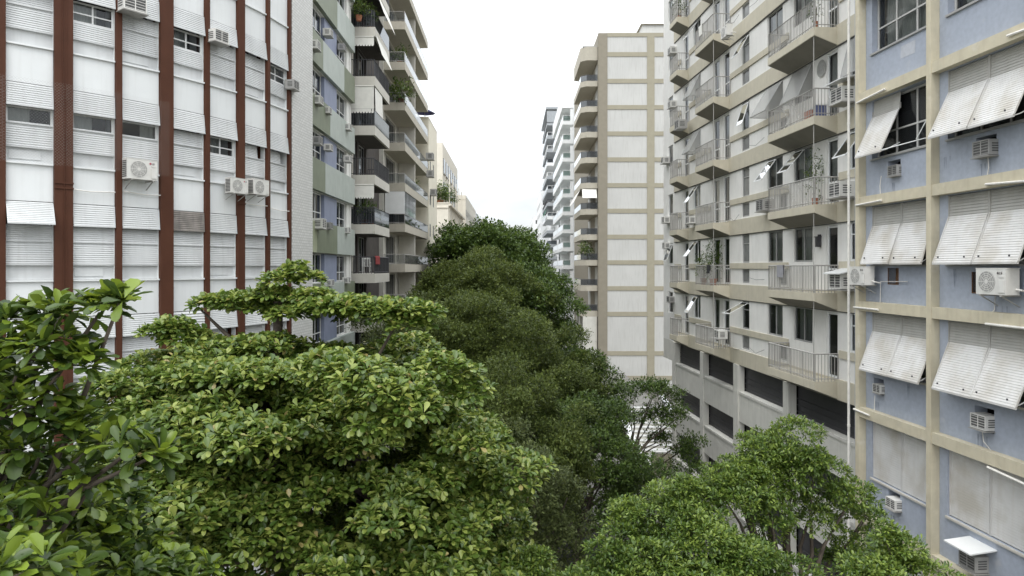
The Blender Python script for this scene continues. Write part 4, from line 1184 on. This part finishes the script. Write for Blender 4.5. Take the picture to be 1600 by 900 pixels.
def rosettes(P, N, rng, L, W, leaves=(6, 10), elev=(8, 45)):
    """whorls of broad leaves at branch ends"""
    cs, as_, ls = [], [], []
    for p, n in zip(P, N):
        k = rng.integers(*leaves); t0 = rng.uniform(0, 6.28)
        n = n / np.linalg.norm(n)
        a = np.cross(n, [.3, .2, .9]); a /= np.linalg.norm(a) + 1e-9; b = np.cross(n, a)
        th = t0 + np.arange(k) * 6.283 / k + rng.normal(0, .25, k)
        el = np.radians(rng.uniform(elev[0], elev[1], k))
        d = (a[None] * np.cos(th)[:, None] + b[None] * np.sin(th)[:, None]) * np.cos(el)[:, None] + n[None] * np.sin(el)[:, None]
        cs.append(np.repeat(p[None], k, 0) + d * .02); as_.append(d); ls.append(L * rng.uniform(.65, 1.12, k))
    C = np.concatenate(cs); A = np.concatenate(as_); A /= np.linalg.norm(A, axis=1, keepdims=True); Ls = np.concatenate(ls)
    return leaf_arrays(C, A, Ls, Ls * (W / L) * rng.uniform(.8, 1.15, len(Ls)), rng, droop=.17)
def sprays(P, N, rng, L, W, leaves=6, span=.22, six=False):
    """short twigs carrying small alternate leaves"""
    n = len(P)
    D = N + rng.normal(0, .45, N.shape); D[:, 2] += .25; D /= np.linalg.norm(D, axis=1, keepdims=True)
    C = np.repeat(P, leaves, 0); T = np.repeat(D, leaves, 0)
    C = C + T * (np.tile(np.linspace(0, span, leaves), n))[:, None] + rng.normal(0, span * .18, C.shape)
    A = T * .55 + rng.normal(0, .62, C.shape); A[:, 2] += .05; A /= np.linalg.norm(A, axis=1, keepdims=True)
    Ls = L * rng.uniform(.6, 1.2, len(C))
    return leaf_arrays(C, A, Ls, Ls * W / L, rng, six=six)
def shell(c, r, n, rng, zmin=-.35, thick=.28):
    """points through the outer part of an uneven ellipsoid, with outward directions"""
    D = rng.normal(size=(int(n * 2.2) + 8, 3)); D /= np.linalg.norm(D, axis=1, keepdims=True)
    D = D[D[:, 2] > zmin][:n]
    k = 1 + .14 * np.sin(D[:, 0] * 5 + c[0] * 3) * np.sin(D[:, 1] * 5 + c[1] * 2) + .08 * np.sin(D[:, 2] * 9 + c[2])
    q = k * (1 - thick * rng.random(len(D)) ** 1.6)
    P = np.array(c)[None] + D * np.array(r)[None] * q[:, None]
    return P, D
def limbs(base, forks, parent, r0, rng, name='trunk', bend=.3):
    """tapered trunk from the ground with limbs out to the given points"""
    b = MB(IDENT)
    to = lambda p: (p[0], -p[1], p[2])
    bx, by, top = base[0], base[1], base[2]
    lean = (base[3] if len(base) > 3 else 0, base[4] if len(base) > 4 else 0)
    tr = [(bx + lean[0] * t + .1 * math.sin(t * 5), by + lean[1] * t + .08 * math.cos(t * 4), .1 + (top - .1) * t) for t in np.linspace(0, 1, 7)]
    b.tube([to(p) for p in tr], r0, 9, r0 * (.36 if r0 > .2 else .6))
    for p in forks:
        t = rng.uniform(.72, 1.0); k = int(t * 6); o = tr[k]
        pts = []
        for q in np.linspace(0, 1, 6):
            w = math.sin(q * math.pi) * bend
            pts.append((o[0] + (p[0] - o[0]) * q + rng.normal(0, .05), o[1] + (p[1] - o[1]) * q + rng.normal(0, .05), o[2] + (p[2] - o[2]) * q ** .8 + w * .5))
        b.tube([to(x) for x in pts], r0 * .38, 6, r0 * .07)
    return b.build(name, M['bark'], parent, smooth=True)

def W(u, v, y):
    return np.array([(u - 800) / FPX * y, y, EYE + (HORIZON - v) / FPX * y])

def tree(name, label, cat, base, r0, pads, leafm, kind, L, Wd, dens, seed, group=None, bend=.3, zmin=-.35, thick=.3, forks=14):
    rng = np.random.default_rng(seed)
    root = tag(empty(name, (base[0], base[1], 0.1)), label, cat, group)
    Vs, Fs, n0 = [], [], 0
    for pd in pads:
        c, r = pd[:3], pd[3:6]
        area = 2 * math.pi * ((r[0] * r[1]) ** 1.6 / 2 + (r[0] * r[2]) ** 1.6) ** (1 / 1.6)
        n = max(6, int(area * dens * (pd[6] if len(pd) > 6 else 1)))
        P, D = shell(c, r, n, rng, zmin, thick)
        if kind == 'tuft':
            Nn = D + np.array([0, -.05, .45]) + rng.normal(0, .35, D.shape)
            V, F = rosettes(P, Nn, rng, L, Wd, leaves=(5, 9), elev=(10, 65))
        elif kind == 'rosette':
            Nn = D * np.array([.7, .7, .6]) + np.array([0, -.10, .75]) + rng.normal(0, .18, D.shape)
            V, F = rosettes(P, Nn, rng, L, Wd)
        else:
            V, F = sprays(P, D, rng, L, Wd, six=(kind == 'spray6'), span=max(.16, L * 1.7))
        Vs.append(V); Fs.append(F + n0); n0 += len(V)
    mesh_np('crown', np.concatenate(Vs), np.concatenate(Fs), leafm, root, kind != 'spray')
    pk = [pads[i] for i in rng.permutation(len(pads)) if pads[i][1] > base[1] - 2.2 or kind != 'rosette'][:forks]
    limbs(base, [(p[0], p[1], p[2] - p[5] * .3) for p in pk], root, r0, rng, bend=bend)
    return root

def dome_pads(c, r, n, rng, rp, flat=.6, zmin=-.5, jitter=.12, inner=.88):
    """clump centres spread over an ellipsoid"""
    out = []
    g = math.pi * (3 - math.sqrt(5))
    for i in range(n):
        z = 1 - (i + .5) / n * (1 - zmin); q = math.sqrt(max(0, 1 - z * z)); t = g * i + rng.normal(0, .2)
        k = inner * (1 + rng.normal(0, jitter))
        s = rp * rng.uniform(.7, 1.3)
        out.append((c[0] + r[0] * q * math.cos(t) * k, c[1] + r[1] * q * math.sin(t) * k, c[2] + r[2] * z * k, s, s, s * flat))
    return out

# --- main almond tree: tiered crown, left of the street
rg = np.random.default_rng(3)
cx, cy = W(440, 0, 12.2)[0], 12.2
pads = []
# leader tip and the flat top tier
for u, v, y, rx, rz in ((462, 424, 12.2, .22, .14), (438, 440, 12.1, .30, .14), (484, 438, 12.3, .22, .12), (425, 462, 12.2, .38, .12), (490, 464, 12.0, .36, .10),
                        (330, 474, 12.3, .28, .09), (368, 470, 12.3, .42, .12), (410, 482, 12.4, .48, .12), (452, 492, 12.0, .42, .12), (505, 480, 11.8, .5, .13),
                        (548, 478, 11.7, .46, .14), (590, 484, 11.6, .5, .15), (628, 486, 11.5, .48, .14), (662, 488, 11.4, .34, .11), (642, 508, 11.3, .34, .1), (310, 478, 12.3, .16, .06),
                        (470, 476, 13.4, .8, .12), (540, 482, 13.2, .7, .12), (400, 478, 13.6, .8, .12),
                        (265, 515, 11.8, .36, .16), (235, 522, 11.7, .2, .08), (290, 530, 11.9, .4, .2)):
    p = W(u, v, y); pads.append((*p, rx, rx, rz, 1.5))
# dome tiers
TIERS = [(-1.75, 2.0, 17), (-2.2, 2.95, 24), (-2.95, 3.55, 30), (-3.75, 3.95, 33), (-4.55, 4.2, 35), (-5.4, 4.35, 36), (-6.2, 4.3, 30)]
for dz, rad, n in TIERS:
    t0 = rg.uniform(0, 6.28)
    for k in range(n):
        t = t0 + 6.283 * k / n + rg.normal(0, .08); q = rad * rg.uniform(.72, 1.06)
        s = rg.uniform(.40, .72)
        pads.append((cx + q * math.cos(t) + .15, cy + q * math.sin(t) * .92, EYE + dz + rg.normal(0, .27) - .10 * (q / rad), s, s, s * rg.uniform(.26, .5), 1.0))
    for k in range(n // 3):
        t = rg.uniform(0, 6.28); q = rad * rg.uniform(.2, .65); s = rg.uniform(.4, .65)
        pads.append((cx + q * math.cos(t), cy + q * math.sin(t), EYE + dz + .28 + rg.normal(0, .1), s, s, s * .3, .8))
for k in range(60):                 # cap of the dome under the top tier
    t = rg.uniform(0, 6.28); q = 2.3 * math.sqrt(rg.uniform(.02, 1)); s = rg.uniform(.4, .6)
    pads.append((cx + q * math.cos(t) + .1, cy + q * math.sin(t) * .92, EYE - 1.72 - .16 * q * q + rg.normal(0, .08), s, s, s * .45, .9))
for k in range(230):                # infill between the tiers
    t = rg.uniform(0, 6.28); h = rg.uniform(1.75, 6.2); q = float(np.interp(h, [1.6, 2.2, 3, 3.8, 4.6, 6.2], [1.9, 2.75, 3.35, 3.75, 4.0, 4.2])) * rg.uniform(.72, .95)
    s = rg.uniform(.32, .52)
    pads.append((cx + q * math.cos(t) + .15, cy + q * math.sin(t) * .92, EYE - h, s, s, s * .75, .8))
# broad limbs that stand forward of the dome
for u, v, y, rx, rz in ((560, 590, 8.9, .55, .2), (610, 610, 8.7, .5, .2), (640, 640, 8.5, .42, .18), (520, 575, 9.1, .5, .2), (585, 665, 8.5, .28, .16), (690, 580, 10.6, .5, .25), (725, 610, 10.7, .4, .22)):
    p = W(u, v, y); pads.append((*p, rx, rx, rz, 1.2))
tree('almond_tree', 'big tiered almond tree with bright rosettes of broad leaves in front of the pilastered block', 'tree', (cx, cy, EYE - .6, .05, 0), .22, pads, M['almond'], 'rosette', .142, .080, 64, 21, forks=40, bend=.1, zmin=-.25)
# --- nearer broad-leaved tree at the left edge
pads = []
for u, v, y, rx, rz in ((15, 492, 5.6, .26, .12), (60, 476, 5.5, .24, .09), (105, 470, 5.4, .22, .08), (150, 466, 5.3, .17, .06), (190, 452, 5.25, .10, .05), (30, 520, 5.4, .26, .12), (85, 520, 5.3, .22, .11), (125, 545, 5.2, .14, .10),
                        (100, 560, 5.2, .14, .08), (10, 560, 5.2, .16, .12), (15, 610, 5.2, .22, .14), (60, 600, 5.3, .2, .10), (105, 640, 5.3, .26, .12), (150, 660, 5.3, .24, .10), (195, 680, 5.2, .2, .09), (232, 688, 5.2, .12, .07), (60, 670, 5.4, .3, .16), (150, 715, 5.6, .26, .12),
                        (20, 720, 5.6, .36, .22), (90, 745, 6.6, .45, .22), (170, 770, 7.4, .42, .2), (30, 800, 5.0, .26, .18), (20, 870, 4.4, .24, .14), (110, 820, 7.0, .5, .3), (65, 880, 5.2, .36, .2), (180, 840, 7.6, .5, .3), (150, 890, 6.8, .5, .3), (60, 780, 7.2, .5, .3),
                        (-60, 560, 5.8, .4, .3), (-60, 700, 5.8, .5, .5), (-60, 830, 5.6, .5, .5), (250, 890, 7.4, .5, .3)):
    p = W(u, v + 20, y); pads.append((*p, rx, rx, rz, 1.0))
tree('almond_tree', 'nearest dark broad leaved tree reaching in at the left edge', 'tree', (-5.6, 6.4, EYE - 1.6, .2, -.2), .17, pads, M['near_almond'], 'rosette', .180, .096, 36, 22, forks=26, bend=.08, zmin=-.5)

# --- right foreground trees with small bright leaves
def pads_px(lst, rng, k=5):
    out = []
    for u, v, y, r in lst:
        p = W(u, v, y)
        for _ in range(k):
            d = rng.normal(size=3); d /= np.linalg.norm(d); d[2] = abs(d[2]) * .8 if rng.random() < .75 else d[2] * .6
            s = r * rng.uniform(.30, .56)
            out.append((*(p + d * r * rng.uniform(.35, .95)), s, s, s * .55))
    return out
rg = np.random.default_rng(8)
pads = pads_px([(1210, 712, 12.6, .85), (1265, 740, 12.4, .8), (1150, 745, 12.4, .75), (1300, 800, 12.2, .75), (1225, 790, 12.0, .85), (1150, 800, 11.8, .8), (1090, 795, 11.6, .7), (1335, 850, 12.2, .55), (1345, 810, 12.4, .4),
                (1040, 815, 11.3, .7), (985, 830, 11.1, .62), (1090, 850, 11.0, .8), (1020, 880, 10.8, .8), (950, 885, 10.7, .6), (1160, 880, 10.8, .75), (1080, 930, 10.4, .9), (960, 950, 10.2, .9), (1200, 940, 10.6, .8), (1310, 880, 12.4, .4), (920, 930, 10.6, .5)], rg, 7)
tree('street_tree', 'bright small leaved tree in the right foreground in front of the blue building', 'tree', (4.75, 12.0, EYE - 5.4, .2, .1), .17, pads, M['ficus'], 'tuft', .088, .038, 120, 31, forks=34, bend=.15)
rg = np.random.default_rng(9)
pads = pads_px([(1415, 865, 9.9, .42), (1400, 900, 9.8, .5), (1450, 905, 9.8, .45), (1350, 915, 9.7, .45), (1430, 960, 9.6, .7), (1395, 842, 9.95, .22), (1345, 890, 10.0, .3)], rg, 7)
tree('street_tree', 'low bright tree at the bottom edge beside the blue building', 'tree', (5.55, 9.7, EYE - 5.6, 0, 0), .11, pads, M['ficus'], 'tuft', .088, .038, 120, 32, forks=12)
rg = np.random.default_rng(10)
pads = pads_px([(825, 880, 11.5, .4), (800, 900, 11.4, .45), (850, 905, 11.4, .5), (780, 935, 11.2, .6), (850, 950, 11.2, .6)], rg, 7)
tree('street_tree', 'small bright tree top at the bottom edge between the almond tree and the right tree', 'tree', (.25, 11.3, EYE - 5.7, 0, 0), .10, pads, M['ficus'], 'tuft', .088, .038, 120, 33, forks=10)

# --- street trees down the middle
def street_tree(label, u, vtop, y, rx, ry, rz, n, rp, m, L, Wd, dens, seed, flat=.6, extra=()):
    rng = np.random.default_rng(seed)
    top = W(u, vtop, y); c = (top[0], y, top[2] - rz)
    pads = dome_pads(c, (rx, ry, rz), int(n * 1.15), rng, rp * .88, flat * 1.15, jitter=.15)
    for e in extra: pads.append(e)
    tree('street_tree', label, 'tree', (c[0], c[1], c[2] - rz * .2, 0, 0), .24, pads, M[m], 'spray', L, Wd * 1.25, dens * 1.25, seed + 100, group=None, forks=22, zmin=-.3, thick=.34)
street_tree('farthest dark round tree at the end of the green canopy', 742, 352, 62, 3.4, 4.2, 4.0, 46, 1.25, 'dark_leaf', .30, .15, 15, 41)
street_tree('dark tree at the far right of the canopy beside the white glass balcony block', 800, 366, 66, 2.8, 4.0, 4.0, 40, 1.15, 'dark_leaf', .30, .15, 15, 42)
street_tree('olive green feathery tree below the farthest dark tree', 742, 402, 46, 4.6, 5.5, 4.6, 70, 1.15, 'olive_leaf', .20, .08, 26, 43)
street_tree('dark tree on the right flank of the canopy before the taupe pier', 834, 425, 50, 2.6, 4.5, 4.6, 44, 1.0, 'dark_leaf', .24, .11, 20, 44)
street_tree('wide olive green tree in the middle of the canopy', 745, 470, 34, 5.0, 4.6, 4.4, 84, 1.0, 'olive_leaf', .15, .06, 34, 45)
street_tree('dull green tree on the left of the canopy beside the dark balconies', 640, 485, 36, 2.9, 4.0, 4.4, 46, .95, 'dusk_leaf', .16, .065, 30, 46)
street_tree('rounded green tree at the right of the canopy under the taupe pier', 872, 555, 36, 2.9, 3.4, 3.4, 46, .9, 'dark_leaf', .17, .08, 28, 47)
street_tree('olive tree in the canopy centre nearest the big almond tree', 770, 585, 25, 3.5, 3.2, 3.4, 60, .8, 'olive_leaf', .125, .05, 44, 48)
street_tree('shadowy green tree below the canopy near the stairs', 900, 640, 27, 2.6, 2.6, 3.0, 48, .75, 'dark_leaf', .13, .06, 38, 49)
street_tree('dull tree tucked against the right side of the almond crown', 815, 690, 18.5, 1.6, 1.6, 2.6, 34, .55, 'dusk_leaf', .10, .045, 60, 50)
rg = np.random.default_rng(51)
pads = pads_px([(1030, 612, 31, 1.0), (1060, 640, 31, .9), (1000, 610, 31, .6), (1075, 690, 30.5, .75), (1040, 690, 31, .7), (985, 660, 31, .7), (1085, 735, 30, .6), (960, 640, 31, .6), (1050, 745, 30, .8), (1000, 765, 29, .8), (950, 760, 28, .9), (1045, 660, 30.5, .8), (1015, 650, 31, .6), (1065, 715, 30.5, .7), (940, 700, 30, .8), (975, 620, 33, .7)], rg, 6)
tree('street_tree', 'thin dark tree with a forked trunk in front of the stairs', 'tree', (5.35, 31, EYE - 8.2, .1, 0), .16, pads, M['dark_leaf'], 'spray', .14, .065, 42, 151, forks=20, bend=.2, thick=.6)

# ------------------------------------------------------------------ plants on balconies and terraces
def pot_plant(label, pos, h, w, L=.16, m='pot_leaf', seed=0, name='potted_plant', dens=46, pot=True):
    rng = np.random.default_rng(seed + 900)
    r = tag(empty(name, pos), label, 'plant')
    ph = min(.32, h * .35)
    b = MB(); n = 10
    ring0 = [b.vert(.11 * w * 1.4 * math.cos(6.283 * k / n), .11 * w * 1.4 * math.sin(6.283 * k / n), 0) for k in range(n)]
    ring1 = [b.vert(.16 * w * 1.4 * math.cos(6.283 * k / n), .16 * w * 1.4 * math.sin(6.283 * k / n), ph) for k in range(n)]
    b.q += [ring0, ring1[::-1]] + [[ring0[k], ring1[k], ring1[(k + 1) % n], ring0[(k + 1) % n]] for k in range(n)]
    b.build('pot', M['terracotta'], r)
    c = np.array(pos) + np.array([0, 0, ph + (h - ph) * .5])
    P, D = shell(c, (w * .5, w * .5, (h - ph) * .55), max(30, int(dens * w * h * 2)), rng, -.9, .8)
    V, F = sprays(P, D, rng, L, L * .4, leaves=5, span=L * 1.2)
    mesh_np('foliage', V, F, M[m], r)
    st_ = MB().tube([(0, 0, ph * .8), (.02, .02, ph + (h - ph) * .6)], .018, 5)
    st_.build('stem', M['bark'], r)
pot_plant('bushy dark plants filling the front of a dark balcony', FK.p(.55, .75, K_TOPS[3]), 1.5, 1.1, .15, 'dark_leaf', 1)
pot_plant('leafy plant at the street corner of the planted dark balcony', FK.p(1.8, 1.0, K_TOPS[3]), 1.2, .9, .15, 'dark_leaf', 2)
pot_plant('hanging green plant on the topmost dark balcony', FK.p(.5, 1.1, K_TOPS[7]), 1.4, .9, .14, 'pot_leaf', 3)
pot_plant('yellow green bush above the mint panels at the top', FK.p(-.3, .6, K_TOPS[7] + .2), 1.3, .9, .14, 'pot_leaf', 4)
pot_plant('arching palm like plant on a beige balcony edge', FE_.p(.6, 1.2, E_TOPS[6]), 1.6, 1.4, .30, 'pot_leaf', 5, dens=22)
pot_plant('pale green plant on the beige balcony one floor higher', FE_.p(1.2, 1.0, E_TOPS[6] + 2.935), 1.3, 1.0, .24, 'pot_leaf', 6, dens=22)
pot_plant('small green plant half along a beige balcony', FE_.p(7.4, 1.0, E_TOPS[4]), 1.3, 1.0, .22, 'pot_leaf', 7, dens=22)
pot_plant('large yellowish bush on the cream terrace', (-9.4, 87.8, EYE + 8.3), 2.3, 3.0, .4, 'pot_leaf', 8, dens=16)
pot_plant('smaller bush beside the large one on the cream terrace', (-8.7, 91.5, EYE + 8.3), 1.7, 2.0, .4, 'pot_leaf', 9, dens=16)
pot_plant('leafy plant on a taupe balcony of the gridded block', (8.5, 78.4, dt[7]), 2.0, 1.5, .3, 'pot_leaf', 10, dens=22)
pot_plant('flowering bush spilling over a middle balcony rail', FC.p(8.7, .55, C_T[1]), 1.5, .8, .12, 'pot_leaf', 11)
pot_plant('dark climbing plant in the corner of the planted middle balcony', FC.p(9.9, .5, C_T[1]), 2.1, .9, .12, 'dark_leaf', 12)
pot_plant('small dry plant on the topmost big balcony rail', FC.p(19.7, .6, C_T[4]), 1.1, .35, .09, 'pot_leaf', 13)
pot_plant('reddish climbing plant on the wall of a big balcony', FC.p(19.0, .25, C_T[2]), 2.0, .6, .10, 'pot_leaf', 14)
pot_plant('dark plants on the uppermost small far balcony', FC.p(4.2, .4, C_T[6]), 1.6, .7, .12, 'dark_leaf', 15)
pot_plant('yellow flowers on a green block window ledge', FB.p(.9, .1, EYE + 4.65), .75, .5, .10, 'yellow_flower' if 'yellow_flower' in M else 'pot_leaf', 16)

# ------------------------------------------------------------------ small things on balconies
def chair(label, pos, rz, m='plastic_white'):
    r = tag(empty('plastic_chair', pos, rz), label, 'chair')
    MB().box(-.24, .24, -.24, .24, .42, .46).build('seat', M[m], r)
    b = MB().box(-.24, -.2, -.26, -.22, .46, .95).box(.2, .24, -.26, -.22, .46, .95).box(-.2, .2, -.26, -.22, .86, .95)
    for k in range(5): b.box(-.17 + k * .085 - .018, -.17 + k * .085 + .018, -.255, -.225, .46, .86)
    b.build('backrest', M[m], r)
    for x in (-.21, .21):
        for y in (-.21, .21): MB().box(x - .02, x + .02, y - .02, y + .02, 0, .42).build('leg', M[m], r)
        MB().box(x - .025, x + .025, -.22, .22, .64, .67).box(x - .02, x + .02, .18, .22, .46, .64).build('armrest', M[m], r)
chair('white plastic chair on a lower dark balcony', FK.p(1.0, .8, K_TOPS[2]), R(180))
chair('white plastic chair on the lowest middle balcony', FC.p(10.2, .45, C_T[0]), FC.rz)
def rack(label, f, s, out, z):
    r = tag(empty('drying_rack', f.p(s, out, z), f.rz), label, 'drying rack')
    b = MB()
    for e in (-.4, .4): b.tube([(e, -.25, 0), (e, .25, .85)], .012, 4).tube([(e, .25, 0), (e, -.25, .85)], .012, 4)
    b.build('legs', M['frame_white'], r)
    b = MB()
    for k in range(6): b.tube([(-.45, -.28 + k * .11, .86), (.45, -.28 + k * .11, .86)], .006, 4)
    b.build('rails', M['frame_white'], r)
rack('folding drying rack on a big balcony at mid height', FC, 18.2, .42, C_T[2])
rack('folding drying rack on a big balcony above the planted wall', FC, 17.8, .42, C_T[3])
def crate(label, s, out, z, w, h, m):
    r = tag(empty('storage_box', FC.p(s, out, z), FC.rz), label, 'box')
    MB().box(-w / 2, w / 2, -.18, .18, 0, h).build('body', M[m], r)
    MB().box(-w / 2 - .02, w / 2 + .02, -.2, .2, h, h + .04).build('lid', M['frame_white'], r)
crate('orange storage box standing behind the rail of a big balcony', 19.3, .5, C_T[3], .42, .34, 'box_orange')
crate('blue storage box beside the orange one on a big balcony', 19.8, .5, C_T[3], .16, .40, 'box_blue')
def cloth(label, f, s0, s1, out, z, drop, m):
    b = MB(f); n = 8
    for i in range(n):
        x0, x1 = s0 + (s1 - s0) * i / n, s0 + (s1 - s0) * (i + 1) / n
        w0, w1 = .02 * (i % 2), .02 * ((i + 1) % 2)
        b.face([(x0, out + w0 + .02, z - drop), (x1, out + w1 + .02, z - drop), (x1, out + .03, z), (x0, out + .03, z)])
        b.face([(x0, out - .02, z - drop * .7), (x0, out - .02, z), (x1, out - .02, z), (x1, out - .02, z - drop * .7)])
        b.face([(x0, out + .03, z), (x1, out + .03, z), (x1, out - .02, z), (x0, out - .02, z)])
    tag(b.build('cloth', M[m]), label, 'cloth')
cloth('black cloth hung on the rail of the planted middle balcony', FC, 10.0, 10.4, .84, C_T[1] + .97, .4, 'dark_metal')
cloth('pale towel hung over a topmost middle balcony rail', FC, 8.9, 9.4, .84, C_T[5] + .97, .5, 'fabric_white')
cloth('grey towel hung over the rail of the second lowest big balcony', FC, 17.4, 17.9, .85, C_T[1] + .94, .45, 'cloth_grey')
o = MB(FK).box(2.1, 2.16, 1.2, 1.25, K_TOPS[2] + .5, K_TOPS[2] + 1.15)
o.v.clear(); o.q.clear()
o.sheet([(1.48, K_TOPS[2] + .55), (1.475, K_TOPS[2] + .98), (1.44, K_TOPS[2] + 1.06), (1.36, K_TOPS[2] + .98), (1.355, K_TOPS[2] + .75)], .2, 1.6)
tag(o.build('blanket', M['fabric_red']), 'dark red cloth hung over a black balcony railing', 'cloth')
u_ = tag(empty('parasol', (-8.2, 64.3, EYE + 13.9)), 'navy parasol on the roof of the narrow cream block', 'parasol')
MB().tube([(0, 0, 0), (0, 0, 1.1)], .03, 6).build('pole', M['frame_grey'], u_)
b = MB(); n = 8
c = b.vert(0, 0, 1.15); rr = [b.vert(1.0 * math.cos(6.283 * k / n), 1.0 * math.sin(6.283 * k / n), .62) for k in range(n)]
b.q += [[c, rr[k], rr[(k + 1) % n]] for k in range(n)]; b.build('canopy', M['fabric_navy'], u_)
for lab, u, v in (('small unit on the narrow cream block, lowest of three', 676, 299), ('small unit on the narrow cream block, middle of three', 671, 270), ('small unit on the narrow cream block, topmost of three', 671, 243)):
    ac('box_grey', fC1, u, v, lab, 0, 1.5)
